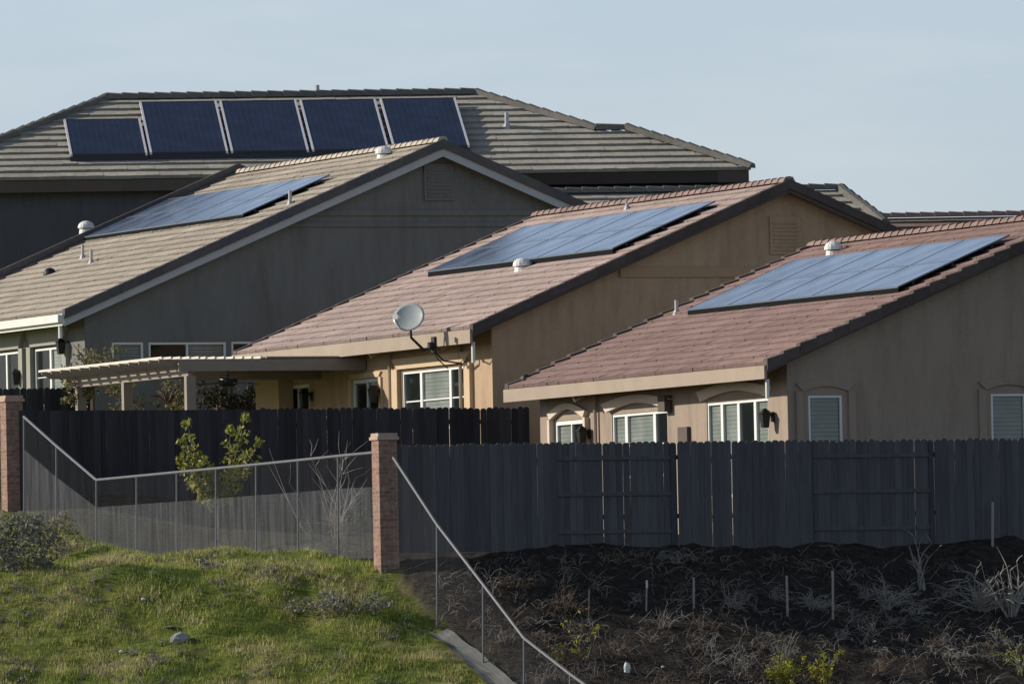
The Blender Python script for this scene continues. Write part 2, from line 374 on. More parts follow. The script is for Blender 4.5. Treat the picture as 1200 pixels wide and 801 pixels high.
# ------------------------------------------------------------------ houses
PITCH = .4167
def tile_plane(mb, O, D, Ru, run, s0, s1, c=.40, w=.33, lift=.055, jit=1.4):
    """courses of separate tiles; O eave origin, D along the eave, Ru horizontal up-slope direction, s0/s1(run) the ends"""
    n = int(run / c + .5); c = run / n; D = Vector(D); Ru = Vector(Ru)
    def P(s, a, h): return O + D * s + Ru * a + Z * (a * PITCH + h)
    for k in range(n):
        a0 = k * c; a1 = min(a0 + c + .02, run)
        l0, r0_, l1, r1_ = s0(a0), s1(a0), s0(a1), s1(a1)
        s = min(l0, l1) - random.random() * w
        while s < max(r0_, r1_):
            e = s + w * random.uniform(.93, 1.07)
            p0, q0, p1, q1 = max(s, l0), min(e, r0_), max(s, l1), min(e, r1_)
            if q0 > p0 + .01 or q1 > p1 + .01:
                q0 = max(q0, p0); q1 = max(q1, p1)
                h = lift + random.uniform(-.005, .005) * jit; j = random.uniform(-.006, .006) * jit; r = random.random()
                mb.poly([P(p0, a0 + j, h), P(q0, a0 + j, h), P(q1, a1, .012), P(p1, a1, .012)], r)
                mb.poly([P(p0, a0 + j + .01, -.02), P(q0, a0 + j + .01, -.02), P(q0, a0 + j, h), P(p0, a0 + j, h)], 2.)
            s = e
def caps(mb, A, B, w=.14, h=.075, seg=.36):
    """overlapping ridge tiles from A to B"""
    d = (B - A); L = d.length; d.normalize(); side = d.cross(Z).normalized(); upv = side.cross(d)
    n = max(1, int(L / seg)); seg = L / n
    for k in range(n):
        p = A + d * (k * seg); q = A + d * ((k + 1) * seg + .05)
        r = random.random(); hb = h + random.uniform(0, .012)
        sec = [(-w, -.02), (-w * .62, h * .75), (0, h), (w * .62, h * .75), (w, -.02)]
        pa = [p + side * x * 1.08 + upv * (y + .035 if y > 0 else y) for x, y in sec]
        qa = [q + side * x * .92 + upv * (y + .0) for x, y in sec]
        for m in range(4): mb.poly([pa[m], pa[m + 1], qa[m + 1], qa[m]], r)
        mb.poly(pa, r)
        mb.poly(list(reversed(qa)), r)

class House:
    def __init__(s, name, label, corner, Y, peak, L, mats, floor, ov=.6, og=.40, deckc='soffit'):
        s.O = atY(corner[0], corner[1], Y); s.L = L; s.ov = ov; s.og = og; s.m = mats
        if peak[0] == 'a': s.H = peak[1]
        else:
            q = hit(peak[0], peak[1], s.O, E); s.H = (q - s.O).dot(G)
        s.W = 2 * s.H; s.fz = floor - s.O.z   # floor relative to eave
        c = s.P(s.W / 2, L / 2, s.fz)
        s.t = thing(name, label, 'house', c, TH)
    def P(s, a, b, z): return s.O + G * a + E * b + Z * z
    def loc(s, q): d = q - s.O; return d.dot(G), d.dot(E), d.z
    def roofz(s, a): return PITCH * (a if a <= s.H else s.W - a)
    def on_roof(s, u, v, off=0.):
        n = (Z - G * PITCH).normalized(); a, b, z = s.loc(hit(u, v, s.O + Z * off, n)); return a, b
    def on_side(s, u, v, a): q = s.loc(hit(u, v, s.O + G * a, G)); return q[1], q[2]
    def on_gable(s, u, v, b): q = s.loc(hit(u, v, s.O + E * b, E)); return q[0], q[2]
    def roof(s, c=.40, raketile=.26, fascia=.26, eave_fascia=.30, gutter=False, bump=.25):
        mb = MB(); P = s.P
        tile_plane(mb, s.O, E, G, s.H, lambda a: 0, lambda a: s.L, c)
        tile_plane(mb, P(s.W, 0, 0), E, -G, s.H, lambda a: 0, lambda a: s.L, c)
        r = mb.build('roof', s.m['tile'], s.t)
        dk = MB(); t = .16
        dk.prism([P(.03, .02, -.02), P(s.H, .02, s.roofz(s.H) - .02), P(s.W - .03, .02, -.02), P(s.W - .03, .02, -.02 - t), P(s.H, .02, s.roofz(s.H) - .02 - t), P(.03, .02, -.02 - t)], E * (s.L - .04))
        dk.build('soffit', M['soffit'], s.t)
        cp = MB(); caps(cp, P(s.H, 0, s.roofz(s.H) + .03), P(s.H, s.L, s.roofz(s.H) + .03)); cp.build('ridge_tiles', s.m.get('cap', s.m['tile']), r)
        # rake tiles: capped over the slope edge, hanging down the gable side
        n = int(s.H * 1.083 / .38)
        for side in (0, 1):
            for end, b0 in ((0, -.05), (1, s.L - .15)):
                rk = MB()
                for k in range(n):
                    a0 = s.H * k / n; a1 = s.H * (k + 1) / n + .04
                    j = random.uniform(0, .02) * bump; hh = .07 + j
                    x0, x1 = (a0, a1) if side == 0 else (s.W - a0, s.W - a1)
                    z0 = PITCH * a0; z1 = PITCH * min(a1, s.H + .02)
                    p = [P(x0, b0 - j, z0 - raketile), P(x1, b0 - j, z1 - raketile - .03 * bump), P(x1, b0 + .20, z1 - raketile + .02), P(x0, b0 + .20, z0 - raketile + .02),
                         P(x0, b0 - j, z0 + hh + .02 * bump), P(x1, b0 - j, z1 + hh - .03 * bump), P(x1, b0 + .20, z1 + hh - .03 * bump), P(x0, b0 + .20, z0 + hh + .02 * bump)]
                    if side: p = [p[1], p[0], p[3], p[2], p[5], p[4], p[7], p[6]]
                    rk.hexa(p, random.random())
                rk.build('rake_tiles', s.m['redge'], r)
        for side in (0, 1):
            ff = MB(); X = (lambda a: a) if side == 0 else (lambda a: s.W - a)
            a0 = 0.0 if gutter else .0
            ff.prism([P(X(a0), .0, PITCH * a0 - raketile), P(X(s.H), .0, s.roofz(s.H) - raketile), P(X(s.H), .0, s.roofz(s.H) - raketile - fascia), P(X(a0), .0, PITCH * a0 - raketile - fascia + .02)], E * .045)
            ff.build('rake_board', s.m['rake'], s.t)
        for x, w in ((-.05, .06), (s.W - .01, .06)):
            ef = MB(); ef.box(P(x, 0, -.03 - eave_fascia), G * w, E * s.L, Z * eave_fascia)
            if gutter and x < 0: ef.box(P(x - .10, .02, -.03 - eave_fascia + .08), G * .10, E * (s.L - .04), Z * (eave_fascia - .10))
            ef.build('eave_board', s.m['eave'], s.t)
        return r
    def side_wall(s, holes, setb=None):
        """left wall with real openings; holes: (b0,b1,z0,z1)"""
        mb = MB(); a = s.ov; b0, b1 = s.og, s.L - s.og; zb, zt = s.fz - 1.5, s.roofz(a) - .10
        grid(mb, lambda u, z, d: s.P(a + d, u, z), b0, b1, zb, zt, holes, .14)
        mb.build('side_wall', s.m['wall'], s.t)
    def gable_wall(s, holes):
        mb = MB(); b = s.og; a0, a1 = s.ov, s.W - s.ov; zb, zt = s.fz - 1.5, s.roofz(a0) - .10
        grid(mb, lambda u, z, d: s.P(u, b + d, z), a0, a1, zb, zt, holes, .14)
        mb.poly([s.P(a0, b, zt), s.P(a1, b, zt), s.P(s.H, b, s.roofz(s.H) - .10)])
        o = s.L - s.og
        mb.poly([s.P(a0, o, zb), s.P(a1, o, zb), s.P(a1, o, zt), s.P(s.H, o, s.roofz(s.H) - .10), s.P(a0, o, zt)])
        mb.poly([s.P(a1, b, zb), s.P(a1, o, zb), s.P(a1, o, zt), s.P(a1, b, zt)])
        # floor and an inner wall, so that windows look into a closed dark room
        mb.poly([s.P(a0 + .01, b, s.fz), s.P(a1, b, s.fz), s.P(a1, o, s.fz), s.P(a0 + .01, o, s.fz)])
        mb.build('gable_wall', s.m['wall'], s.t)
def grid(mb, P, u0, u1, z0, z1, holes, dep):
    us = sorted({u0, u1, *[h[0] for h in holes], *[h[1] for h in holes]}); zs = sorted({z0, z1, *[h[2] for h in holes], *[h[3] for h in holes]})
    us = [u for u in us if u0 <= u <= u1]; zs = [z for z in zs if z0 <= z <= z1]
    for i in range(len(us) - 1):
        for j in range(len(zs) - 1):
            cu, cz = (us[i] + us[i + 1]) / 2, (zs[j] + zs[j + 1]) / 2
            if any(h[0] < cu < h[1] and h[2] < cz < h[3] for h in holes): continue
            mb.poly([P(us[i], zs[j], 0), P(us[i + 1], zs[j], 0), P(us[i + 1], zs[j + 1], 0), P(us[i], zs[j + 1], 0)])
    for a, b, c, d in holes:
        q = [(a, c), (b, c), (b, d), (a, d)]
        for k in range(4):
            (x, y), (X, Y_) = q[k], q[(k + 1) % 4]; mb.poly([P(x, y, 0), P(X, Y_, 0), P(X, Y_, dep), P(x, y, dep)])
def window(t, P, u0, u1, z0, z1, cols=1, rows=1, frame=.055, blind=(), mull=.05, name='window', split=None, label=None, bar=.022):
    """P(u,z,d): d>0 goes into the wall. frame proud of the recess; one pane per light"""
    Xu = (P(1, 0, 0) - P(0, 0, 0)); Xd = (P(0, 0, 1) - P(0, 0, 0))
    fm = MB(); d0, d1 = .02, .09
    def bar_(a, b, c, d, e0=d0, e1=d1): fm.box(P(a, c, e0), Xu * (b - a), Xd * (e1 - e0), Z * (d - c))
    f = frame
    bar_(u0, u0 + f, z0, z1); bar_(u1 - f, u1, z0, z1); bar_(u0 + f, u1 - f, z0, z0 + f); bar_(u0 + f, u1 - f, z1 - f, z1)
    sp = split if split else [i / cols for i in range(1, cols)]
    es = [u0 + f] + [u0 + (u1 - u0) * k for k in sp] + [u1 - f]
    for x in es[1:-1]: bar_(x - mull / 2, x + mull / 2, z0 + f, z1 - f, d0 + .003, d1)
    for i in range(len(es) - 1):
        for r in range(1, rows): zz = z0 + (z1 - z0) * r / rows; bar_(es[i] + mull / 2, es[i + 1] - mull / 2, zz - bar / 2, zz + bar / 2, d0 + .02, d1 - .01)
    w = fm.build(name, M['white'], t, label=label)
    for i in range(len(es) - 1):
        pm = MB(); pm.box(P(es[i], z0 + f * .5, .062), Xu * (es[i + 1] - es[i]), Xd * .006, Z * (z1 - z0 - f)); pm.build('pane', M['glass'], w)
        if i in blind:
            bm = MB(); bm.box(P(es[i] + .01, z0 + f, .085), Xu * (es[i + 1] - es[i] - .02), Xd * .01, Z * (z1 - z0 - 2 * f)); bm.build('blind', M['blind'], w)
    return w
def surround(t, P, u0, u1, z0, z1, wd, proud, mat, arch=0., top=.25, legs=True):
    """raised stucco band round an opening: two legs and a straight or arched head"""
    mb = MB(); Xd = (P(0, 0, 1) - P(0, 0, 0)); n = 14 if arch else 1; Q = lambda u, z: P(u, z, -proud)
    arc = lambda k: arch * math.sin(math.pi * k / n) if arch else 0
    ins = [(u0 + (u1 - u0) * k / n, z1 + arc(k)) for k in range(n + 1)]
    outs = [(u0 - wd + (u1 - u0 + 2 * wd) * k / n, z1 + top + arc(k) * .95) for k in range(n + 1)]
    for k in range(n):
        a, b, c, d = ins[k], ins[k + 1], outs[k + 1], outs[k]
        mb.hexa([Q(*a), Q(*b), Q(*b) + Xd * (proud + .002), Q(*a) + Xd * (proud + .002), Q(*d), Q(*c), Q(*c) + Xd * (proud + .002), Q(*d) + Xd * (proud + .002)])
    if legs:
        for a, b in ((u0 - wd, u0), (u1, u1 + wd)):
            Xu = P(1, 0, 0) - P(0, 0, 0); mb.box(Q(a, z0), Xu * (b - a), Xd * (proud + .002), Z * (z1 - z0))
    return mb.build('window_surround', mat, t)
def lantern(t, P, u, z):
    m = MB(); Xu = P(1, 0, 0) - P(0, 0, 0); Xo = -(P(0, 0, 1) - P(0, 0, 0))
    m.box(P(u - .06, z - .1, -.02), Xu * .12, Xo * .03, Z * .2)
    m.tube([P(u, z, -.04), P(u, z + .12, -.12), P(u, z + .14, -.2)], .018)
    m.hexa([P(u - .06, z - .22, -.14), P(u + .06, z - .22, -.14), P(u + .06, z - .22, -.26), P(u - .06, z - .22, -.26), P(u - .09, z + .06, -.11), P(u + .09, z + .06, -.11), P(u + .09, z + .06, -.29), P(u - .09, z + .06, -.29)])
    m.hexa([P(u - .11, z + .06, -.09), P(u + .11, z + .06, -.09), P(u + .11, z + .06, -.31), P(u - .11, z + .06, -.31), P(u - .02, z + .17, -.18), P(u + .02, z + .17, -.18), P(u + .02, z + .17, -.22), P(u - .02, z + .17, -.22)])
    return m.build('wall_lantern', M['metal_black'], t)
def pipe_vent(h, u, v, ht=.45, r=.045, mat='metal_grey'):
    a, b = h.on_roof(u, v); m = MB(); p = h.P(a, b, h.roofz(a))
    m.tube([p - Z * .1, p + Z * ht], r, 8); m.tube([p - Z * .02, p + Z * .09], [r * 2.2, r * 1.2], 8)
    return m.build('vent_pipe', M[mat], h.t)
def cap_vent(h, u, v, r=.2, mat='metal_white', ht=.3):
    """round-hooded attic vent: collar, neck and a domed cap over a dark gap"""
    a, b = h.on_roof(u, v); p = h.P(a, b, h.roofz(a)); m = MB()
    m.tube([p - Z * .12, p + Z * .06], [r * .95, r * .85], 14)
    o = m.build('roof_vent', M[mat], h.t)
    k = MB(); k.tube([p + Z * .05, p + Z * .12], r * .7, 12); k.build('vent_throat', M['metal_black'], o)
    c = MB(); c.tube([p + Z * .08, p + Z * .13], r * 1.05, 16); c.dome(p + Z * .12, Z, r * 1.05, ht * .5); c.build('vent_hood', M[mat], o, smooth=False)
    return o
def half_vent(h, u, v, r=.16):
    """small dark eyebrow vent facing down the slope"""
    a, b = h.on_roof(u, v); p = h.P(a, b, h.roofz(a)); m = MB()
    m.dome(p, Vector((-G.x, -G.y, 1.2)), r, r * 1.1); return m.build('roof_vent', M['metal_black'], h.t)
def array(h, corners, off, label, nc, nr, name='solar_array'):
    """solar array lying above the roof plane, from its visible corners (BL, BR, TR)"""
    q = [h.on_roof(*c, off=off) for c in corners]
    a0 = (q[0][0] + q[1][0]) / 2; a1 = q[2][0]; b0 = (q[1][1] + q[2][1]) / 2; b1 = q[0][1]
    P = lambda a, b, z: h.P(a, b, PITCH * a + z)
    t = thing(name, label, 'solar panels', P((a0 + a1) / 2, (b0 + b1) / 2, 0), TH)
    rk = MB()
    for f in (.15, .5, .85):
        aa = a0 + (a1 - a0) * f; rk.box(P(aa - .03, b0 + .06, off - .11), G * .06 + Z * .06 * PITCH, E * (b1 - b0 - .12), Z * .05)
        k = 0
        while b0 + .4 + k * 1.6 < b1 - .2:
            rk.tube([P(aa, b0 + .4 + k * 1.6, 0), P(aa, b0 + .4 + k * 1.6, off - .1)], .025, 6); k += 1
    rk.build('rack', M['frame_black'], t)
    # black strip painting the shade in the gap under the lower edge
    sk = MB(); sk.box(P(a0 + .02, b0 + .02, .02), G * .02 + Z * .02 * PITCH, E * (b1 - b0 - .04), Z * (off - .055))
    sk.build('gap_shadow', M['gap_shadow_black'], t)
    da = (a1 - a0) / nr; db = (b1 - b0) / nc; g = .001
    for i in range(nc):
        for j in range(nr):
            A0, A1, B0, B1 = a0 + j * da + g, a0 + (j + 1) * da - g, b0 + i * db + g, b0 + (i + 1) * db - g
            f = MB(); w = .006; hh = .032; zz = off - hh
            U = lambda a, b, z: P(a, b, z)
            def br(x0, x1, y0, y1): f.hexa([U(x0, y0, zz), U(x1, y0, zz), U(x1, y1, zz), U(x0, y1, zz), U(x0, y0, off), U(x1, y0, off), U(x1, y1, off), U(x0, y1, off)])
            br(A0, A0 + w, B0, B1); br(A1 - w, A1, B0, B1); br(A0 + w, A1 - w, B0, B0 + w); br(A0 + w, A1 - w, B1 - w, B1)
            fo = f.build('solar_panel', M['frame_silver'] if name == 'hip' else M['frame_grey'], t)
            c = MB(); pts = [(A0 + w, B0 + w), (A1 - w, B0 + w), (A1 - w, B1 - w), (A0 + w, B1 - w)]
            zt = [U(a, b, off - .006) for a, b in pts]; zb = [U(a, b, off - .035) for a, b in pts]
            c.hexa(zb + zt); c.cell = [(a - A0 - w, b - B0 - w, 0) for a, b in pts] * 2
            c.build('cells', M['solar_sky_sheen'], fo)
    return t
M['gap_shadow_black'] = noisy('gap_shadow_black', (.007, .007, .008), .1, 5, .9, spec=.1)  # near-black colour standing in for the shade under the arrays
M['frame_grey'] = noisy('grey_anodised_frame', (.10, .12, .15), .05, 8, .4)

# ---- house 3: beige with red roof, nearest
h3 = House('house', 'beige stucco house with arched windows and a reddish tile roof, behind the board fence', (898, 426), 205.0, ('a', 7.2), 14.0,
           dict(tile=M['tile_red'], cap=M['cap_brown'], wall=M['stucco_beige'], redge=M['rake_dark'], rake=M['trim_brown'], eave=M['trim_tan']), 3.9, ov=.62)
h3.roof(bump=1., c=.36, raketile=.13, fascia=.07, eave_fascia=.27)
def S(h, dd=0.): return lambda u, z, d: h.P(h.ov + d, u, z)
def GW(h): return lambda u, z, d: h.P(u, h.og + d, z)
def side_win(h, u0, u1, vt, height, **k):
    um = (u0 + u1) / 2
    b1, z1 = h.on_side(u0, vt, h.ov); b0, z2 = h.on_side(u1, vt, h.ov); bm, zt = h.on_side(um, vt, h.ov)
    return b0, b1, zt - height, zt
wl = [side_win(h3, 650, 687, 492, 2.0), side_win(h3, 717, 782, 483, 1.35), side_win(h3, 828, 900, 469, 1.95)]
vent_op = side_win(h3, 798, 809, 500, .6)
h3.side_wall(wl)
p = S(h3)
window(h3.t, p, *wl[0], cols=2, name='patio_door', blind=(1,), frame=.09)
window(h3.t, p, *wl[1], split=[.25, .76], rows=2, name='window', blind=(1, 2), bar=.03, mull=.14)
window(h3.t, p, *wl[2], split=[.23, .50, .77], rows=1, name='patio_door', blind=(0, 2, 3), mull=.12)
surround(h3.t, p, wl[0][0] - .05, wl[0][1] + .05, wl[0][2], wl[0][3] + .03, .12, .11, M['surround_beige'], arch=.20, top=.14)
surround(h3.t, p, wl[1][0] - .05, wl[1][1] + .10, wl[1][2], wl[1][3] + .05, .26, .11, M['surround_beige'], arch=.15, top=.18, legs=False)
surround(h3.t, p, wl[2][0] - .05, wl[2][1] + .10, wl[2][2], wl[2][3] + .05, .22, .11, M['surround_beige'], arch=.15, top=.18, legs=False)
vb = MB(); vb.box(p(vent_op[0], vent_op[2], -.08), E * (vent_op[1] - vent_op[0]), G * .08, Z * .6); vb.build('meter_box', M['trim_brown'], h3.t)
b_, z_ = h3.on_side(692, 508, h3.ov); lantern(h3.t, p, b_, z_)
b_, z_ = h3.on_side(907, 488, h3.ov); lantern(h3.t, p, b_, z_)
b_, z_ = h3.on_side(784, 473, h3.ov); m_ = MB(); m_.box(p(b_ - .18, z_ - .16, -.18), E * .36, G * .16, Z * .34); m_.build('outdoor_speaker', M['trim_brown'], h3.t)
def downspout(h, u, mat, Pf=None):
    b_, _ = h.on_side(u, 440, h.ov); q = S(h); zt = h.roofz(h.ov) - .3; m = MB()
    m.tube([h.P(.02, b_, -.25), h.P(.1, b_, -.38), q(b_, zt - .15, -.07), q(b_, h.fz, -.07)], .04, 6); m.build('downspout', mat, h.t)
downspout(h3, 700, M['trim_tan'])
m_ = MB(); m_.tube([h3.P(.12, .25, -.3), h3.P(.12, .25, -.68)], .045, 8); m_.build('corner_pipe', M['white'], h3.t)
def gable_win(h, u0, u1, vt, vb):
    a0, z1 = h.on_gable(u0, vt, h.og); a1, _ = h.on_gable(u1, vt, h.og); _, z0 = h.on_gable(u0, vb, h.og); return a0, a1, z0, z1
gw = [gable_win(h3, 947, 987, 463, 545), gable_win(h3, 1161, 1202, 461, 545)]
h3.gable_wall(gw)
for g_ in gw:
    window(h3.t, GW(h3), *g_, blind=(0,), frame=.05)
    surround(h3.t, GW(h3), g_[0] - .12, g_[1] + .12, g_[2], g_[3] + .08, .16, .05, M['stucco_beige'], arch=.10, top=.16)
cap_vent(h3, 977, 297, .19); pipe_vent(h3, 793, 368, .3); half_vent(h3, 617, 445, .12)
# ---- house 2: tan, pink roof
h2 = House('house', 'tan stucco house with a pinkish tile roof and a satellite dish on its eave', (553, 384), 223.5, (925, 216), 14.9,
           dict(tile=M['tile_pink'], cap=M['cap_brown'], wall=M['stucco_tan'], redge=M['rake_dark'], rake=M['trim_brown'], eave=M['trim_tan']), 5.3, ov=.62)
h2.roof(c=.40, raketile=.13, fascia=.09, eave_fascia=.30)
wl = [side_win(h2, 471, 547, 432, 1.35), side_win(h2, 413, 445, 444, 2.0), side_win(h2, 334, 362, 451, 1.5)]
h2.side_wall(wl); p = S(h2)
window(h2.t, p, *wl[0], split=[.27, .72], rows=2, blind=(1,), mull=.13, bar=.03)
window(h2.t, p, *wl[1], cols=2, name='patio_door', frame=.08)
window(h2.t, p, *wl[2], cols=2, name='window', frame=.08)
surround(h2.t, p, wl[0][0] - .05, wl[0][1] + .08, wl[0][2], wl[0][3] + .06, .34, .10, M['surround_tan'], top=.24)
surround(h2.t, p, wl[1][0] - .02, wl[1][1] + .02, wl[1][2], wl[1][3] + .02, .14, .05, M['surround_tan'], top=.12)
for uu, vv in ((447, 460), (366, 464)):
    b_, z_ = h2.on_side(uu, vv, h2.ov); lantern(h2.t, p, b_, z_)
downspout(h2, 460, M['trim_tan']); downspout(h2, 543, M['trim_tan'])
m_ = MB(); m_.tube([h2.P(.12, .25, -.3), h2.P(.12, .25, -.75)], .045, 8); m_.build('corner_pipe', M['white'], h2.t)
h2.gable_wall([])
def gable_vent(h, u0, u1, v0, v1, mat):
    a0, a1, z0, z1 = gable_win(h, u0, u1, v0, v1); q = GW(h); m = MB()
    m.box(q(a0, z0, -.05), G * (a1 - a0), E * .06, Z * (z1 - z0)); v = m.build('gable_vent', mat, h.t)
    k = MB(); n = 8
    for i in range(n): zz = z0 + .08 + (z1 - z0 - .16) * i / n; k.box(q(a0 + .08, zz, -.08), G * (a1 - a0 - .16), E * .04, Z * .03)
    k.build('louvres', mat, v)
def gable_band(h, v, u, th, mat):
    _, z = h.on_gable(u, v, h.og); a0 = z / PITCH + .5; m = MB(); a0 = max(a0, h.ov)
    m.box(h.P(a0, h.og - .05, z - th), G * (h.W - 2 * a0), E * .06, Z * th); m.build('belly_band', mat, h.t)
gable_vent(h2, 901, 938, 254, 298, M['stucco_tan']); gable_band(h2, 313, 820, .22, M['band_tan'])
pipe_vent(h2, 735, 246, .16); cap_vent(h2, 612, 316, .2)
# ---- house 1: grey, large gable
h1 = House('house', 'grey stucco house with a wide gable, tan tile roof and white gutter', (75, 366), 243.0, (519, 163), 14.1,
           dict(tile=M['tile_grey'], wall=M['stucco_grey'], redge=M['rake_grey'], rake=M['trim_grey'], eave=M['gutter_white']), 6.2, ov=.65)
h1.roof(c=.42, raketile=.15, fascia=.20, eave_fascia=.28, gutter=True)
wl = [side_win(h1, -30, 25, 414, 1.4), side_win(h1, 40, 76, 407, 1.4)]
h1.side_wall(wl); p = S(h1)
window(h1.t, p, *wl[0], cols=3, rows=1, mull=.1); window(h1.t, p, *wl[1], cols=2, rows=2, mull=.12, blind=(0,))
for w_ in wl: surround(h1.t, p, w_[0] - .04, w_[1] + .04, w_[2], w_[3] + .05, .28, .10, M['surround_grey'], top=.40)
b_, z_ = h1.on_side(27, 440, h1.ov); lantern(h1.t, p, b_, z_); b_, z_ = h1.on_side(80, 404, h1.ov); lantern(h1.t, p, b_, z_)
m_ = MB(); m_.tube([h1.P(.02, .35, -.25), h1.P(.02, .35, -.6)], .05, 8); m_.build('downspout', M['white'], h1.t)
gw = [gable_win(h1, 131, 168, 401, 440), gable_win(h1, 174, 265, 401, 440), gable_win(h1, 271, 330, 400, 440)]
h1.gable_wall(gw)
window(h1.t, GW(h1), *gw[0], blind=(0,)); window(h1.t, GW(h1), *gw[1], cols=2, blind=(1,)); window(h1.t, GW(h1), *gw[2])
gable_vent(h1, 496, 531, 192, 235, M['stucco_grey']); gable_band(h1, 246, 400, .14, M['stucco_grey']); gable_band(h1, 261, 400, .10, M['stucco_grey'])
cap_vent(h1, 101, 271, .2); cap_vent(h1, 450, 184, .2); pipe_vent(h1, 97, 303, .35); pipe_vent(h1, 107, 309, .35); half_vent(h1, 59, 322, .17); pipe_vent(h1, 340, 240, .35)
# raised far rake of house 1: a low parapet that rises over the tiles
rp = MB()
for sd in (0, 1):
    X = (lambda a: a) if sd == 0 else (lambda a: h1.W - a); z_h = .27
    rp.prism([h1.P(X(0), h1.L, -.3), h1.P(X(h1.H), h1.L, h1.roofz(h1.H) - .3), h1.P(X(h1.H), h1.L, h1.roofz(h1.H) + z_h), h1.P(X(0), h1.L, z_h)], E * .12)
rp.build('rake_parapet', M['rake_grey'], h1.t)

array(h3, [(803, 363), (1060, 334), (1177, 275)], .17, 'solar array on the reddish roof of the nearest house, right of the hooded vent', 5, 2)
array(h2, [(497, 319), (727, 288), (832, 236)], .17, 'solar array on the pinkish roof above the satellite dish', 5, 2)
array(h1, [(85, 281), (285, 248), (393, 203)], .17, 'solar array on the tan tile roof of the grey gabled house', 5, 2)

# ---- hip-roofed two-storey house behind
def hip_house():
    al = R(6); Dr = Vector((math.cos(al), math.sin(al), 0)); Up = Vector((-math.sin(al), math.cos(al), 0))
    A = atY(650, 201.5, 266.0)
    # right corner of the eave: where the eave line meets u=880
    nrm = Up
    Rc = hit(880, 198, A, nrm); Rc.z = A.z
    run = 5.75
    # left: ridge end at u=125
    RA = A + Up * run + Z * run * PITCH
    q = hit(124, 112, RA, Up); sl = (q - A).dot(Dr)          # ridge left end
    qr = hit(558, 106, RA, Up); sr = (qr - A).dot(Dr)
    O = A + Dr * (sl - run); Ls = (Rc - O).dot(Dr)
    ridge_r = (qr - O).dot(Dr)
    t = thing('house', 'two-storey house with a grey hip roof and five blue solar panels, behind the others', 'house', O + Dr * Ls / 2 + Up * run - Z * 5.5, al)
    P = lambda s, a, z: O + Dr * s + Up * a + Z * z
    mainR = ridge_r + run                                   # eave position of main right hip
    sub = 2.9
    mb = MB()
    tile_plane(mb, O, Dr, Up, run, lambda a: a, lambda a: (Ls - a) if a < sub else min(mainR - a, Ls - sub), .455, .36, .075)
    # left and right hip faces, back face
    bk = 2 * run
    tile_plane(mb, P(0, bk, 0), -Up, Dr, run, lambda a: a, lambda a: bk - a, .455, .4, .075)
    tile_plane(mb, P(mainR, 0, 0), Up, -Dr, run, lambda a: a, lambda a: bk - a, .455, .4, .075)
    tile_plane(mb, P(mainR, bk, 0), -Dr, -Up, run, lambda a: a, lambda a: mainR - a, .455, .4, .075)
    tile_plane(mb, P(Ls, 0, 0), Up, -Dr, sub, lambda a: a, lambda a: 2 * sub - a, .455, .4, .075)
    r = mb.build('roof', M['tile_slate'], t)
    dk = MB(); zz = run * PITCH - .03
    for (x0, x1, w, y1) in ((0.05, mainR - .05, run, bk), (mainR - 2 * sub, Ls - .05, sub, 2 * sub)):
        zt = w * PITCH - .05; c = [P(x0, .05, -.03), P(x1, .05, -.03), P(x1, y1 - .05, -.03), P(x0, y1 - .05, -.03)]; m1, m2 = P(x0 + w, w, zt), P(x1 - w, w, zt)
        dk.poly([c[0], c[1], m2, m1]); dk.poly([c[1], c[2], m2]); dk.poly([c[2], c[3], m1, m2]); dk.poly([c[3], c[0], m1])
        d = [p_ - Z * .30 for p_ in c]; dk.poly(list(reversed(d)))
        for k in range(4): dk.poly([d[k], d[(k + 1) % 4], c[(k + 1) % 4], c[k]])
    dk.build('eave_board', M['trim_brown'], t)
    cp = MB(); top = run * PITCH + .015
    caps(cp, P(run, run, top), P(ridge_r, run, top), .20, .13, .42)
    caps(cp, P(run, run, top), P(0, 0, .06), .16, .12, .42)
    caps(cp, P(ridge_r, run, top), P(mainR - sub, sub, sub * PITCH + .06), .16, .12, .42)
    caps(cp, P(mainR - sub, sub, sub * PITCH + .05), P(Ls - sub, sub, sub * PITCH + .05), .16, .12, .42)
    caps(cp, P(Ls - sub, sub, sub * PITCH + .06), P(Ls, 0, .06), .16, .12, .42)
    cp.build('ridge_tiles', M['cap_slate'], r)
    w = MB()
    w.box(P(.6, .6, -6), Dr * (mainR - 1.4), Up * (bk - 1.2), Z * 5.75)
    w.box(P(mainR - 1.0, .6, -6), Dr * (Ls - mainR + .45), Up * 4.4, Z * 5.75)
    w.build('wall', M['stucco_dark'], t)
    # lower-storey roof to the right
    q = hit(985, 223, P(0, -.4, 0), Up); s_r = (q - O).dot(Dr); zr = (q - O).z
    lw = MB(); rr = 2.4; hk = .33; x1 = s_r + rr * hk; x0 = x1 - 13.5; OB = P(x0, -.4 - rr, zr - rr * PITCH)
    tile_plane(lw, OB, Dr, Up, rr, lambda a: 0, lambda a: (x1 - x0) - a * hk, .455, .36, .075)
    Ee = OB + Dr * (x1 - x0); pk = OB + Dr * (x1 - x0 - rr * hk) + Up * rr + Z * rr * PITCH
    lw.poly([Ee + Dr * -.02 - Z * .02, Ee - Dr * .02 + Up * 2 * rr - Z * .02, pk])
    tile_plane(lw, OB + Dr * (x1 - x0) + Up * (2 * rr), -Dr, -Up, rr, lambda a: a * hk, lambda a: 6, .455, .36, .075)
    l = lw.build('lower_roof', M['tile_slate'], t)
    cc = MB(); caps(cc, OB + Up * rr + Z * (rr * PITCH + .05), OB + Dr * (x1 - x0 - rr * hk) + Up * rr + Z * (rr * PITCH + .05), .17, .11, .42)
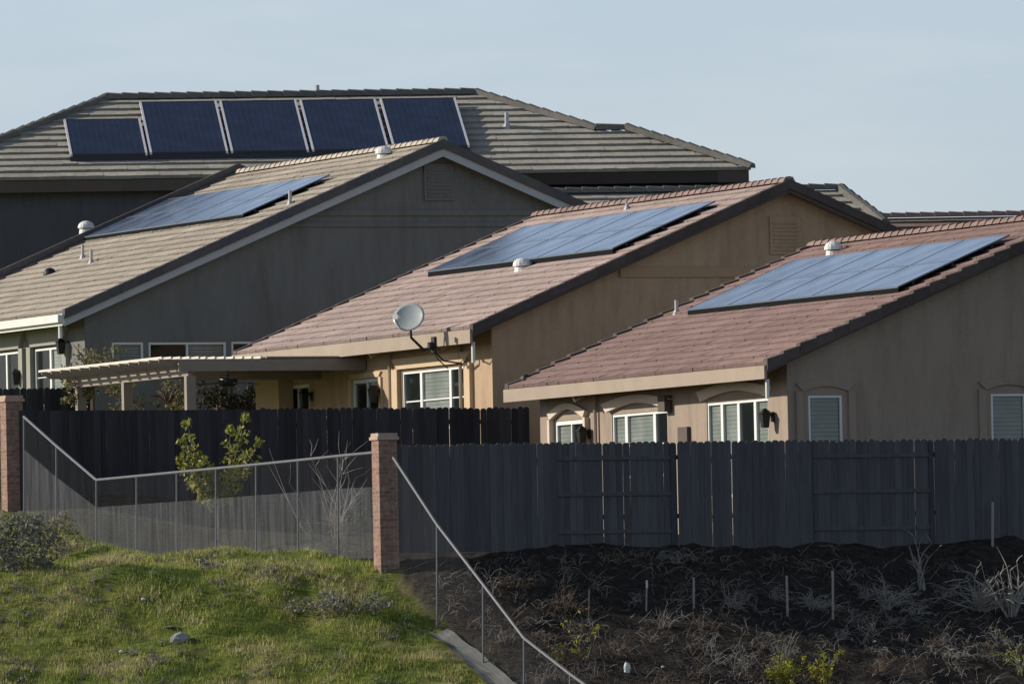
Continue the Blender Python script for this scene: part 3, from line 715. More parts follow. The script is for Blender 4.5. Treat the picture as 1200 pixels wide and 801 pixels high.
    caps(cc, OB + Dr * (x1 - x0 - rr * hk) + Up * rr + Z * (rr * PITCH + .05), OB + Dr * (x1 - x0) + Z * .06, .16, .11, .42); cc.build('ridge_tiles', M['cap_slate'], l)
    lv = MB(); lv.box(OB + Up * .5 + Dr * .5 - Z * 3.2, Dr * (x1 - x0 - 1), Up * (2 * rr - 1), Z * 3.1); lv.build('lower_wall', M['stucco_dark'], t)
    lf = MB(); lf.box(OB + Up * .04 + Dr * .04 - Z * .26, Dr * (x1 - x0 - .08), Up * (2 * rr - .08), Z * .23); lf.build('lower_eave_board', M['trim_brown'], t)
    # vents
    nn = (Z - Up * PITCH).normalized()
    def onr(u, v): return hit(u, v, O, nn)
    for u, v, hh in ((372, 113, .3), (594, 150, .4)):
        m = MB(); k = onr(u, v); m.tube([k - Z * .1, k + Z * hh], .06, 8); m.tube([k - Z * .05, k + Z * .12], [.16, .07], 8); m.build('vent_pipe', M['metal_grey'], t)
    # five panels, each on its own rails
    quads = [((72, 140), (162, 138.5), (175, 178.5), (85, 181.5)), ((161, 119), (252, 118.2), (269, 177), (178, 178.5)), ((256, 118), (346, 117.2), (363, 175.5), (272, 177)),
             ((350, 117), (439, 116.2), (457, 171.5 + 2), (367, 175.5)), ((443.5, 115.5), (532, 114.2), (552, 170), (462, 171.5))]
    where = ['short blue solar panel at the left end of the row of five', 'blue solar panel second from the left, next to the short one', 'middle blue solar panel of the row of five',
             'blue solar panel fourth from the left, just left of the last in the row', 'blue solar panel at the right end of the row, casting shade on the tiles']
    off = .24
    QA = O + Z * off
    def cs(u, v): q = hit(u, v, QA, nn) - O; return q.dot(Dr), q.dot(Up)
    for qd, lb in zip(quads, where):
        tl, tr_, br_, bl = [cs(*c) for c in qd]
        s0 = (tl[0] + bl[0]) / 2; s1 = (tr_[0] + br_[0]) / 2; a0 = (bl[1] + br_[1]) / 2; a1 = (tl[1] + tr_[1]) / 2
        PT = lambda s, a, z: P(s, a, a * PITCH + z)
        pt = thing('solar_module', lb, 'solar panel', PT((s0 + s1) / 2, a0, 0), al, 'solar panels in a row on the grey hip roof')
        def br(m, x0, x1, y0, y1, z0, z1): m.hexa([PT(x0, y0, z0), PT(x1, y0, z0), PT(x1, y1, z0), PT(x0, y1, z0), PT(x0, y0, z1), PT(x1, y0, z1), PT(x1, y1, z1), PT(x0, y1, z1)])
        f = MB(); fw = .055; br(f, s0, s0 + fw, a0, a1, off - .06, off + .004); br(f, s1 - fw, s1, a0, a1, off - .06, off + .004)
        f.build('frame', M['frame_silver'], pt)
        f = MB(); br(f, s0 + fw, s1 - fw, a1 - .03, a1, off - .06, off); f.build('end_strip', M['frame_black'], pt)
        f = MB(); br(f, s0 + fw, s1 - fw, a0, a0 + .03, off - .06, off); f.build('end_strip', M['frame_black'], pt)
        c = MB(); br(c, s0 + fw, s1 - fw, a0 + .03, a1 - .03, off - .05, off - .008)
        c.cell = [((Vector(v_) - P(s0, a0, 0)).dot(Dr), (Vector(v_) - P(s0, a0, 0)).dot(Up) * 1.083, 0) for v_ in c.v]; c.build('cells', M['solar'], pt)
        k = MB()
        for sa in (s0 + .3, s1 - .3): br(k, sa - .03, sa + .03, a0 + .1, a1 - .1, off - .12, off - .06)
        for sa in (s0 + .3, s1 - .3):
            for aa in (a0 + .3, a1 - .3): br(k, sa - .03, sa + .03, aa - .03, aa + .03, 0, off - .12)
        br(k, s0, s1, a0 + .02, a0 + .05, .0, off - .06)
        k.build('rack', M['frame_black'], pt)
hip_house()

# ---- far house at the right
def far_house():
    al = R(4); Dr = Vector((math.cos(al), math.sin(al), 0)); Up = Vector((-math.sin(al), math.cos(al), 0))
    q = atY(1120, 255, 300.0); run = 5.; O = q - Dr * 7 - Up * run - Z * run * PITCH; L = 14.
    t = thing('house', 'distant house showing only a brown tile roof and dark ridge behind the nearest roof', 'house', O + Dr * 7 + Up * run - Z * 2.7, al)
    P = lambda s, a, z: O + Dr * s + Up * a + Z * z
    mb = MB(); tile_plane(mb, O, Dr, Up, run, lambda a: 0, lambda a: L, .42, .4, .07); tile_plane(mb, P(L, 2 * run, 0), -Dr, -Up, run, lambda a: 0, lambda a: L, .42, .4, .07)
    r = mb.build('roof', M['tile_brown'], t)
    cp = MB(); caps(cp, P(0, run, run * PITCH + .06), P(L, run, run * PITCH + .06), .2, .10, .42); cp.build('ridge_tiles', M['cap_brown'], r)
    w = MB(); w.prism([P(.4, .5, -4), P(.4, 2 * run - .5, -4), P(.4, 2 * run - .5, .1), P(.4, run, run * PITCH - .1), P(.4, .5, .1)], Dr * (L - .8)); w.build('wall', M['stucco_beige'], t)
    e = MB(); e.box(P(0, 0, -.25), Dr * L, Up * .05, Z * .22); e.build('eave_board', M['trim_tan'], t)
far_house()

# ------------------------------------------------------------------ satellite dish
def sat_dish():
    b, z = h2.on_side(508, 404, -.08); base = h2.P(-.05, b, z)
    t = thing('satellite_dish', 'pale round satellite dish on a bent arm at the eave of the tan house', 'satellite dish', base)
    m = MB(); m.box(base - E * .10 - Z * .16, -G * .05, E * .20, Z * .34); m.box(base - G * .05 - E * .06 - Z * .1, -G * .10, E * .12, Z * .16); m.build('mount', M['metal_black'], t)
    c = atY(479, 371, base.y - .5); ax = Vector((-.30, -.86, .38)).normalized()
    a = MB(); back = c - ax * .10 - Z * .12
    a.tube([base - G * .10 - Z * .08, base - G * .25 - Z * .12, c - ax * .14 - Z * .40, back], [.035, .035, .03, .03], 8); a.build('arm', M['metal_black'], t)
    X = Z.cross(ax).normalized(); Yv = ax.cross(X); d = MB(); n = 32; m_ = 6; rx, ry = .36, .335; dep = .07
    rings = []
    for side in (0, 1):
        i0 = len(d.v)
        for k in range(m_ + 1):
            r_ = k / m_
            for q in range(n):
                w = 2 * math.pi * q / n; d.v.append(tuple(c + X * rx * r_ * math.cos(w) + Yv * ry * r_ * math.sin(w) + ax * (dep * r_ * r_ - dep - side * .02)))
        rings.append(i0)
        for k in range(m_):
            for q in range(n):
                w = (q + 1) % n; f = (i0 + k * n + q, i0 + k * n + w, i0 + (k + 1) * n + w, i0 + (k + 1) * n + q); d.f.append(f if side == 0 else f[::-1]); d.rnd.append(.5)
    for q in range(n):
        w = (q + 1) % n; d.f.append((rings[0] + m_ * n + q, rings[0] + m_ * n + w, rings[1] + m_ * n + w, rings[1] + m_ * n + q)); d.rnd.append(.5)
    d.build('reflector', M['dish'], t, smooth=True)
    lp = atY(463, 371, c.y - .55); l = MB(); l.tube([lp, lp + (c - lp).normalized() * .16], [.075, .05], 10); ln = l.build('receiver', M['metal_white'], t)
    k = MB(); k.tube([c - Yv * ry - ax * .0, c - Yv * (ry - .02) * .9 + (lp - c) * .5, lp - Z * .05], .018, 6); k.build('receiver_arm', M['metal_grey'], t)
    # small dark box and cables under the mount
    s = MB(); s.tube([base - G * .06 - Z * .1, base + G * .2 - Z * .35, base + G * .55 - E * .2 - Z * .42], .02, 6); s.tube([base - G * .06 + E * .1, base + E * .35 - Z * .3 + G * .2, base + E * .5 - Z * .5 + G * .5], .015, 6); s.build('cable', M['metal_black'], t)
sat_dish()

# ------------------------------------------------------------------ board fences
def picket_fence(name, label, A, B, z_top, base, mat, w=.14, dog=True, rail_sections=(), gaps=(), tk=.02, sag=None, notop=None, postmat=None):
    """A, B: plan points. z_top(t): top height. rail_sections: (s0,s1) where rails face the viewer"""
    D = (B - A); L = D.length; D.normalize(); F = Vector((D.y, -D.x, 0))   # faces the viewer
    t = thing(name, label, 'fence', (A + B) / 2 + Z * base((L) / 2))
    s = 0; bays = []
    mb = MB(); gi = 0
    while s < L:
        ww = w * random.uniform(.96, 1.03); g = .001 + (random.random() < .12) * random.uniform(.003, .007)
        if any(abs(s - gg) < w * .5 for gg in gaps): g += .013
        inset = -.055 if any(a <= s < b for a, b in rail_sections) else 0.
        zt = z_top(s) + random.uniform(-.022, .015); zb = base(s) - .15
        d0 = D * s; o = A + d0 + F * (inset + random.uniform(-.005, .005)); x1 = D * ww; c = .035 if (dog and not (notop and notop[0] <= s < notop[1])) else .0
        r = random.random(); lean = random.uniform(-.008, .008)
        if notop and notop[0] <= s < notop[1]: zt = z_top(s) - .03
        pts = [o + Z * zb, o + x1 + Z * zb, o + x1 + D * lean + Z * (zt - c), o + x1 + D * (lean - c) + Z * zt, o + D * (c + lean) + Z * zt, o + D * lean + Z * (zt - c)]
        mb.prism([Vector((p.x, p.y, p.z)) for p in pts], -F * tk, r)
        s += ww + g
    mb.build('boards', mat, t)
    pm = postmat or M['post_wood']
    for k, (a, b) in enumerate(rail_sections):
        zt = z_top(a)
        for dz in (-.35, -1.05, -1.78):
            r = MB(); r.box(A + D * (a + .05) + F * (-.055) + Z * (zt + dz), D * (b - a - .10), F * .04, Z * .075, .6); r.build('rail', mat, t)
    # posts and back rails at bay ends
    s = 0; step = 2.44
    edges = sorted({e for ab in rail_sections for e in ab})
    ps = edges if edges else [i * step for i in range(int(L / step) + 1)]
    for e in ps:
        front = bool(edges)
        q = MB(); q.box(A + D * (e - .045) + F * (-.12 if front else -.13) + Z * (base(e) - .3), D * .09, F * (.10 if front else .09), Z * (z_top(e) - base(e) + .24)); q.build('post', pm, t)
    q = MB()
    for dz in (-.35, -1.5):
        q2 = MB(); q2.box(A + F * (-.12) + Z * (z_top(0) + dz), D * L + Z * (z_top(L) - z_top(0)), F * .04, Z * .09); q2.build('back_rail', pm, t)
    return t, D, F
# right board fence
FA = Vector((BX, BY, 0)) + G * .25 + E * .0
FB = FA + G * 13.8
def fz_line(A, D, uv0, uv1):
    """height profile along A + s*D through two pixels"""
    n = Vector((D.y, -D.x, 0))
    q0 = hit(*uv0, A, n); q1 = hit(*uv1, A, n); s0, s1 = (q0 - A).dot(D), (q1 - A).dot(D)
    return lambda s: q0.z + (q1.z - q0.z) * (s - s0) / (s1 - s0)
zt = fz_line(FA, G, (480, 520), (1190, 513)); zb = fz_line(FA, G, (480, 638), (1190, 630))
def s_at(A, D, u): 
    n = Vector((D.y, -D.x, 0)); return (hit(u, 560, A, n) - A).dot(D)
secs = [(s_at(FA, G, 650), s_at(FA, G, 789)), (s_at(FA, G, 951), s_at(FA, G, 1092))]
gaps = [s_at(FA, G, u) for u in (697, 725, 824, 853, 1064)]
fenR = picket_fence('board_fence', 'long grey board fence with two railed sections above the burnt slope', FA, FB, zt, zb, M['wood_grey'], rail_sections=secs, gaps=gaps)
# left board fence from the far pillar to the rear corner of the near house
tA = (77.5 + .0) 
def onF(u, v):
    q = hit(u, v, Vector((BX, BY, 0)), G); return q
PA = onF(20, 540); PA.z = 0
LA = PA + G * .1 + E * .1
LB = LA + G * 11.6
ztl = fz_line(LA, G, (90, 479), (600, 477)); zbl = lambda s: ztl(s) - 2.45
sL = lambda u: s_at(LA, G, u)
picket_fence('board_fence', 'dark board fence with scalloped top between the two lower houses', LA, LB, ztl, zbl, M['wood_dark'], notop=(-1, sL(300)), gaps=[sL(u) for u in (340, 395, 520, 560)])
# fence further back at the left edge
BK = atY(-30, 452, 238.0); BK.z = 0
ztb = fz_line(BK, G, (0, 455), (86, 453)); zbb = lambda s: ztb(s) - 1.9
picket_fence('board_fence', 'short dark fence with rounded board tops by the grey house, left edge', BK, BK + G * 2.75, ztb, zbb, M['wood_dark'])

# ------------------------------------------------------------------ wire fence along E with two brick pillars
def pillar(u, vt, vb, label, t_on):
    q = onF(u, vt); q0 = Vector((q.x, q.y, 0)); zt_ = q.z; zb_ = onF(u, vb).z - .4
    W = .38; o = q0 - G * W / 2 - E * W / 2
    m = MB(); m.box(o + Z * zb_, G * W, E * W, Z * (zt_ - zb_ - .12))
    b = m.build('brick_pillar', M['brick'], None, loc=q0 + Z * zb_, rotz=TH)
    tag(b, label, 'pillar', 'brick pillars of the fence')
    c = MB(); c.box(o - G * .035 - E * .035 + Z * (zt_ - .12), G * (W + .07), E * (W + .07), Z * .06); c.box(o - G * .01 - E * .01 + Z * (zt_ - .06), G * (W + .02), E * (W + .02), Z * .07)
    c.build('cap', M['cap'], b)
    return q0
pillar(450, 508, 655, 'brick pillar in the middle, between wire fence and grey board fence', 0)
pillar(13, 464, 600, 'brick pillar at the left edge, where the dark fence starts', 0)
top_px = [(28, 488), (66, 522), (113, 562), (160, 557.5), (207, 553), (253, 548.5), (300, 544), (349, 539), (396, 534), (437, 530)]
bot_px = [(28, 600), (66, 630), (113, 656), (160, 655), (207, 654), (253, 652), (300, 650), (349, 649), (396, 647), (437, 648)]
top_r = [(461, 536), (512, 614), (566, 684), (614, 747), (668, 789), (700, 812)]
bot_r = [(461, 658), (512, 735), (566, 800), (614, 868), (668, 925), (700, 950)]
def wire_fence(label, tp, bp, frac):
    T = [onF(*c) for c in tp]; Bq = [onF(u, v) for (u, _), (_, v) in zip(tp, bp)]
    t = thing('wire_fence', label, 'fence', (T[len(T) // 2] + Bq[len(T) // 2]) / 2)
    off = -G * .0
    for k in range(len(T) - 1):
        r = MB(); r.tube([T[k], T[k + 1]], .029, 8); r.build('rail', M['rail_grey'], t)
        a, b, c, d = Bq[k] - Z * .1, Bq[k + 1] - Z * .1, T[k + 1], T[k]
        e, f = Bq[k] + (T[k] - Bq[k]) * frac, Bq[k + 1] + (T[k + 1] - Bq[k + 1]) * frac
        m = MB(); m.poly([e, f, c, d]); m.build('wire_mesh', M['mesh_open'], t)
        if frac > 0: m = MB(); m.poly([a, b, f, e]); m.build('screen', M['mesh_fine'], t, label='finer grey screen on the lower part of the wire fence')
        else: m = MB(); m.poly([Bq[k] - Z * .1, Bq[k + 1] - Z * .1, f, e]); m.build('wire_mesh', M['mesh_open'], t)
    for k in range(len(T)):
        if k == 0 and frac == 0 or k == len(T) - 1 and frac > 0: continue
        p = MB(); p.tube([Bq[k] - Z * .3, T[k]], .021, 8); p.build('post', M['rail_grey'], t)
    return T, Bq
wire_fence('wire fence with a grey screen on its lower part, between the two pillars', top_px, bot_px, .66)
wire_fence('wire fence with a pale top rail running down the slope from the middle pillar', top_r, bot_r, .0)

# concrete drain along the foot of the fence
cd_ = MB(); prev = None
for k in range(30):
    Y = 195.2 - k * .33; t_ = (Y - BY) / E.y; q = Vector((BX, BY, 0)) + E * t_
    row = []; wob = .05 * mnoise.noise(Vector((Y * .9, 0, 0)))
    for j in range(8):
        off = -.34 + .44 * j / 7; x, y = (q + G * off).x, (q + G * off).y; base = max(gz(x, y), gz(x + .1, y), gz(x - .1, y))
        row.append(Vector((x + wob, y, base + .05 - .05 * math.sin(math.pi * j / 7))))
    if prev:
        for i in range(7): cd_.poly([prev[i], row[i], row[i + 1], prev[i + 1]])
    prev = row
struct(cd_.build('drainage_path', M['concrete']))

# ------------------------------------------------------------------ patio cover (pergola) with fan
def pergola():
    bw, zw = h2.on_side(430, 420, h2.ov)
    near_b = bw; top = zw - .02
    # near left corner at u=197
    q = hit(200, 432, h2.P(0, near_b, 0), E); a_l = (q - h2.O).dot(G); 
    zt_ = h2.loc(hit(200, 427, h2.P(0, near_b, 0), E))[2]
    q2 = hit(57, 442, h2.P(a_l, 0, 0), G); far_b = h2.loc(q2)[1]
    P = h2.P; LB = far_b - near_b
    zt_ += .15
    t = thing('pergola', 'wooden patio cover with pale slat tips beside the tan house', 'pergola', P((a_l + .6) / 2, near_b + LB / 2, h2.fz), TH)
    # beams along E (left side) and along G (near end)
    m = MB(); m.box(P(a_l + .45, near_b + .1, zt_ - .40), G * .10, E * (LB - .3), Z * .22); m.build('beam', M['pergola'], t)
    m = MB(); m.box(P(a_l + .2, near_b, zt_ - .30), G * (h2.ov - a_l - .22), E * .08, Z * .26); m.build('end_board', M['pergola'], t)
    m = MB(); m.box(P(a_l + 1.2, near_b + 2.6, zt_ - .42), G * (h2.ov - a_l - 1.3), E * .10, Z * .22); m.build('beam', M['pergola'], t)
    n = 13
    for k in range(n):
        b = near_b + .25 + (LB - .3) * k / (n - 1); r = MB()
        r.prism([P(a_l - .18, b, zt_ - .02), P(a_l - .18, b, zt_ - .08), P(a_l + .05, b, zt_ - .18), P(h2.ov - .05, b, zt_ - .18), P(h2.ov - .05, b, zt_ - .02)], E * .05); r.build('rafter', M['pergola'], t)
    k = 0; a = a_l - .22
    while a < a_l + 2.3:
        r = MB(); o_ = -.02 if a < a_l + .7 else .12; r.box(P(a, near_b + o_, zt_ - .02), G * .05, E * (LB + .1 - .02 - o_), Z * .05); r.build('slat', M['pergola_light'], t); a += .22
    # solid top over the half next to the house
    r = MB(); r.box(P(a_l + 2.3, near_b, zt_ - .02), G * (h2.ov - a_l - 2.35), E * LB, Z * .04); r.build('roof_board', M['pergola'], t)
    for (aa, bb) in ((a_l + .5, near_b + LB - .8), (a_l + .5, near_b + LB * .52), (a_l + .5, near_b + .12)):
        r = MB(); r.box(P(aa - .09, bb - .02, h2.fz - .5), G * .22, E * .16, Z * (zt_ - .40 - h2.fz + .5)); r.build('post', M['pergola'], t)
    # fan hanging under it
    fa, fb = None, near_b + .9
    q = h2.loc(hit(267, 449, P(0, fb, 0), E)); c = P(q[0], fb, q[2])
    f = thing('ceiling_fan', 'black ceiling fan hanging under the patio cover', 'fan', c)
    s = MB(); s.tube([c + Z * .10, P(q[0], fb, zt_ - .03)], .025, 8); s.tube([P(q[0], fb, zt_ - .10), P(q[0], fb, zt_ - .03)], .09, 10); s.build('downrod', M['metal_black'], f)
    s = MB(); s.tube([c - Z * .08, c + Z * .0, c + Z * .10, c + Z * .16], [.14, .24, .21, .06], 14); s.build('motor', M['metal_black'], f)
    for k in range(5):
        an = k * 2 * math.pi / 5 + .4; d = Vector((math.cos(an), math.sin(an), 0)); e = Vector((-d.y, d.x, 0)); s = MB()
        s.hexa([c + d * .15 - e * .05 - Z * .01, c + d * .7 - e * .08 - Z * .02, c + d * .7 + e * .07 + Z * .01, c + d * .15 + e * .05 + Z * .01] and
               [c + d * .15 - e * .05, c + d * .72 - e * .08 - Z * .03, c + d * .72 + e * .07, c + d * .15 + e * .05, c + d * .15 - e * .05 + Z * .015, c + d * .72 - e * .08 - Z * .015, c + d * .72 + e * .07 + Z * .015, c + d * .15 + e * .05 + Z * .015]); s.build('blade', M['trim_brown'], f)
    # bright corner of the house beyond the cover
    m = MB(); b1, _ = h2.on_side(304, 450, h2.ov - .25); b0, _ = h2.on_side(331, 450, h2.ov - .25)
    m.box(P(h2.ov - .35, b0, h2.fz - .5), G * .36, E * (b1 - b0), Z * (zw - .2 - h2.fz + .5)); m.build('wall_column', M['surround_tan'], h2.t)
pergola()

# ------------------------------------------------------------------ plants
def leafy(mb, c, rad, n, size, sq=(1, 1, 1), holes=0.):
    for _ in range(n):
        while True:
            d = Vector((random.uniform(-1, 1), random.uniform(-1, 1), random.uniform(-1, 1)))
            if d.length <= 1: break
        d = Vector((d.x * sq[0], d.y * sq[1], d.z * sq[2])) * rad
        if mnoise.noise((c + d) * 2.2 / max(rad, .3)) < holes - .25: continue
        p = c + d; a = Vector((random.gauss(0, 1), random.gauss(0, 1), random.gauss(0, 1))).normalized(); b = a.orthogonal().normalized(); b = (Matrix.Rotation(random.random() * 6.28, 3, a) @ b)
        e = a.cross(b); s = size * random.uniform(.6, 1.3)
        mb.poly([p - b * s, p + e * s * .45, p + b * s, p - e * s * .45])
def stems(mb, base, n, hgt, spread, r=.012, lean=(0, 0), kinks=4, branch=2, tips=None):
    for _ in range(n):
        d = Vector((random.gauss(0, spread) + lean[0], random.gauss(0, spread) + lean[1], 1)).normalized(); p = Vector(base) + Vector((random.uniform(-.08, .08), random.uniform(-.08, .08), -.05)); L = hgt * random.uniform(.55, 1.1); pts = [p]
        for k in range(kinks):
            wv = .22 + .30 * min(1, spread) * (spread > .3); d = (d + Vector((random.gauss(0, wv), random.gauss(0, wv), random.gauss(-.04, .12) - (.22 * k * spread if spread > .3 else 0)))).normalized(); p = p + d * L / kinks; pts.append(p)
        mb.tube(pts, [r * (1 - .75 * k / kinks) for k in range(kinks + 1)], 4)
        if tips is not None: tips.append(pts)
        for _b in range(branch):
            k = random.randint(1, kinks); q = pts[k]; e = (d + Vector((random.gauss(0, .8), random.gauss(0, .8), random.gauss(.1, .4)))).normalized(); l = L * random.uniform(.15, .4)
            bp = [q, q + e * l * .5, q + e * l + Vector((random.gauss(0, .04), random.gauss(0, .04), random.gauss(0, .04)))]
            mb.tube(bp, [r * .55, r * .4, r * .2], 3)
            if tips is not None: tips.append(bp)
def young_tree(u, v0, Y, hgt, label):
    base = onground(u, Y); t = thing('young_tree', label, 'tree', base); tips = []
    tr = MB(); tr.tube([base - Z * .1, base + Z * hgt * .3], [.035, .028], 6)
    b0 = base + Z * hgt * .28
    for lx, hh in ((-.75, .50), (-.42, .74), (.38, .78), (.05, .42), (.72, .62), (-.6, .62), (.25, .66), (.55, .5), (-.9, .42)):
        pts = [b0]; p = b0; d = Vector((lx * 1.25, random.uniform(-.2, .2), 1)).normalized()
        for k in range(5):
            d = (d + Vector((random.gauss(0, .07) - lx * .03, random.gauss(0, .07), .06))).normalized(); p = p + d * hgt * hh / 5; pts.append(p)
        tr.tube(pts, [.018, .015, .012, .01, .007, .004], 5); tips.append(pts)
    tr.build('trunk', M['twig'], t)
    cr = MB()
    for pts in tips:
        for k in range(1, 6):
            for _ in range(1): leafy(cr, pts[k] + Vector((0, 0, -.05)), .19 if k < 5 else .12, 34, .07, (1, 1, 1.1))
    cr.build('crown', M['leaf_lime'], t)
    return t
young_tree(255, 0, 215.0, 2.6, 'young tree with lime green leaves behind the wire fence')
def simple_plant(name, label, base, n, hgt, spread, mat_s, leafm=None, leaves=0, size=.04, r=.012, group=None, lean=(0, 0), branch=2, lr=.12):
    t = thing(name, label, 'plant', base, 0, group); tips = []
    m = MB(); stems(m, base, n, hgt, spread, r, lean, branch=branch, tips=tips); m.build('stems', M[mat_s], t)
    if leafm:
        f = MB()
        for pts in tips:
            for p in pts[1:]: leafy(f, p, lr, leaves, size)
        f.build('leaves', M[leafm], t)
    return t
b = onground(372, 214.5); simple_plant('bare_shrub', 'bare pale branches standing between the wire fence and dark fence', onground(392, 213.5), 9, 2.1, .22, 'twig', r=.013, branch=7, lean=(.05, 0))
simple_plant('bare_shrub', 'single bare pale branch leaning left before the dark fence', onground(372, 214.5), 2, 2.3, .08, 'twig', r=.014, branch=2, lean=(-.18, 0))
simple_plant('dry_weed', 'dry brown weed in front of the wire fence left of the middle pillar', onground(395, 203.5), 26, .95, .28, 'twig_brown', 'leaf_dull', 2, .022, .006, branch=5)
simple_plant('dry_weed', 'low pale dry weed at the foot of the wire screen, beside the taller brown one', onground(372, 202.), 16, .5, .5, 'twig', None, 0, r=.006, branch=4)
def bush(label, c, rad, n, size, mat, sq, name='bush', ns=14):
    t = thing(name, label, 'bush', c); m = MB(); stems(m, c, ns, rad * sq[2] * 1.7, .5, .012, branch=4); m.build('stems', M['twig'], t)
    f = MB(); leafy(f, c + Z * rad * sq[2] * .75, rad, n, size, sq, .12)
    for _ in range(6): leafy(f, c + Vector((random.uniform(-.7, .7) * rad * sq[0], random.uniform(-.5, .5) * rad, random.uniform(.6, 1.5) * rad * sq[2])), rad * .35, n // 12, size, (1, 1, 1), .05)
    f.build('foliage', M[mat], t); return t
bush('grey-green bush at the left edge below the brick pillar', ghit(12, 668), 1.05, 2900, .05, 'leaf_grey', (1, .9, .6))
bush('brownish bush right of the grey-green one, against the screen', ghit(70, 652), .5, 500, .04, 'leaf_dull', (1, .9, 1.0))
bush('low grey shrub sprawling on the green slope left of the middle pillar', ghit(395, 716), .75, 900, .04, 'leaf_grey', (1.5, .8, .22))
bush('small grey shrub on the grass near the top of the slope', ghit(245, 668), .28, 160, .035, 'leaf_grey', (1.3, .8, .6))
# tree and creeper by the grey house, foliage behind the pergola
def back_tree(u, v, Y, rad, n, label, sq=(1, 1, 1), mat='leaf_dull'):
    c = atY(u, v, Y); base = Vector((c.x, Y, gz(c.x, Y))); t = thing('garden_tree', label, 'tree', base)
    m = MB(); m.tube([base - Z * .1, base + (c - base) * .6, c], [.07, .05, .03], 6)
    for _ in range(9):
        d = Vector((random.gauss(0, 1) * sq[0], random.gauss(0, 1), abs(random.gauss(0, .7)))).normalized() * rad * .9; m.tube([c - Z * rad * .4, c + d * .5, c + d], [.03, .02, .008], 4)
    m.build('trunk', M['twig_brown'], t)
    f = MB()
    for _ in range(12):
        o = Vector((random.uniform(-.8, .8) * sq[0], random.uniform(-.8, .8), random.uniform(-.8, .8) * sq[2])) * rad; leafy(f, c + o, rad * .42, n // 12, .055, (1, 1, .8), .1)
    f.build('crown', M[mat], t)
back_tree(108, 432, 237.5, .78, 1000, 'olive brown tree beside the corner of the grey house', (1.0, 1, .62))
back_tree(92, 462, 236.5, .45, 420, 'small tree under the far end of the patio cover', (1, 1, .8))
back_tree(145, 463, 239.5, .5, 500, 'leafy tree seen between the first two pergola posts', (1, 1, .8), 'leaf_dull')
back_tree(197, 465, 239.0, .5, 500, 'leafy tree seen under the pergola right of its middle post', (1, 1, .8), 'leaf_dull')

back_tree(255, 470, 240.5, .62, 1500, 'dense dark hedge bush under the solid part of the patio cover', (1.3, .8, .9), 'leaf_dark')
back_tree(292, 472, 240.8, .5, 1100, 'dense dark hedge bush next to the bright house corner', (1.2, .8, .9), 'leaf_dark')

# ------------------------------------------------------------------ burnt slope
grp = 'dead shrubs on the burnt slope'
def dead(u, v, h, n, sp, label, mat='twig', r=.012, branch=4, lean=(0, 0), leaf=None, lv=0):
    simple_plant('dead_shrub', label, ghit(u, v), n, h, sp, mat, leaf, lv, .02, r, grp, lean, branch)
dead(1040, 712, .75, 34, .55, 'tangled grey dead shrub in the middle of the burnt slope', 'twig_pale', .010, 6)
dead(1150, 715, 1.15, 34, .5, 'pale dead shrub with hooked branches at the right edge of the burnt slope', 'twig_pale', .014, 6)
dead(1185, 722, 1.25, 16, .28, 'tall curved dead branches at the far right edge', 'twig_pale', .02, 4)
dead(955, 712, .62, 26, .6, 'low dead shrub between the two wooden stakes', 'twig_pale', .010, 6)
dead(1080, 690, 1.2, 7, .18, 'few tall grey stems against the board fence', 'twig', .018, 3)
dead(860, 712, .6, 20, .55, 'dead shrub with a pale arching branch left of centre', 'twig', .011, 6)
dead(780, 735, .5, 18, .5, 'small burnt shrub below the thin white-tipped stake', 'twig', .009, 5)
dead(660, 715, .6, 28, .5, 'brown burnt shrub nearest the sloping wire fence', 'twig_brown', .009, 6)
dead(612, 690, .45, 16, .5, 'dark brown shrub just below the board fence by the wire fence', 'twig_brown', .009, 5)
dead(720, 770, .5, 24, .5, 'brown brush beside the yellow-leaved plant', 'twig_brown', .009, 6)
dead(1030, 790, .5, 24, .45, 'brown twiggy brush at the bottom right of the lime plants', 'twig_brown', .008, 6)
dead(870, 780, .45, 20, .5, 'greyish brush at the bottom, left of the lime plants', 'twig', .008, 6)
dead(1120, 770, .4, 22, .6, 'low charred brush below the hooked branches', 'twig', .008, 6)
dead(820, 790, .35, 16, .6, 'low dark brush at the bottom edge of the slope', 'twig_brown', .008, 6)
for uu, vv, hh, nn, mm in ((1015, 700, .4, 22, 'twig'), (1075, 718, .5, 24, 'twig_pale'), (905, 700, .45, 18, 'twig'), (1105, 700, .45, 20, 'twig'), (835, 735, .35, 18, 'twig_brown'), (600, 735, .4, 18, 'twig_brown'), (640, 750, .4, 20, 'twig_brown'), (745, 705, .4, 16, 'twig'), (985, 745, .4, 20, 'twig'), (1170, 750, .45, 22, 'twig')):
    simple_plant('dead_shrub', 'small low tangle of burnt twigs among the larger dead shrubs of the slope', ghit(uu, vv), nn, hh, .75, mm, r=.007, branch=7, group='small burnt twig tangles')
def stake(u, v0, v1, label, tip=None, r=.022):
    g = ghit(u, v1); y = g.y; top = atY(u, v0, y); o = g - Z * .15
    m = MB(); tp = top + Vector((random.uniform(-.03, .03), 0, 0)); m.box(o - Vector((r, r, 0)), Vector((2 * r, 0, 0)), Vector((0, 2 * r, 0)), tp - o)
    s = m.build('stake', M['stake'], None, loc=g); tag(s, label, 'stake', 'wooden stakes on the burnt slope')
    if tip: k = MB(); k.box(tp - Z * .14 - Vector((r * 1.2, r * 1.2, 0)), Vector((2.4 * r, 0, 0)), Vector((0, 2.4 * r, 0)), Z * .15); k.build('white_tip', M['scrap'], s)
stake(757, 680, 716, 'thin white-tipped stake left of centre on the burnt slope', True, .016)
stake(813, 676, 712, 'leaning grey stake right of the white-tipped one')
stake(923, 674, 722, 'left one of two pale stakes right of centre')
stake(976, 668, 724, 'right one of two pale stakes right of centre')
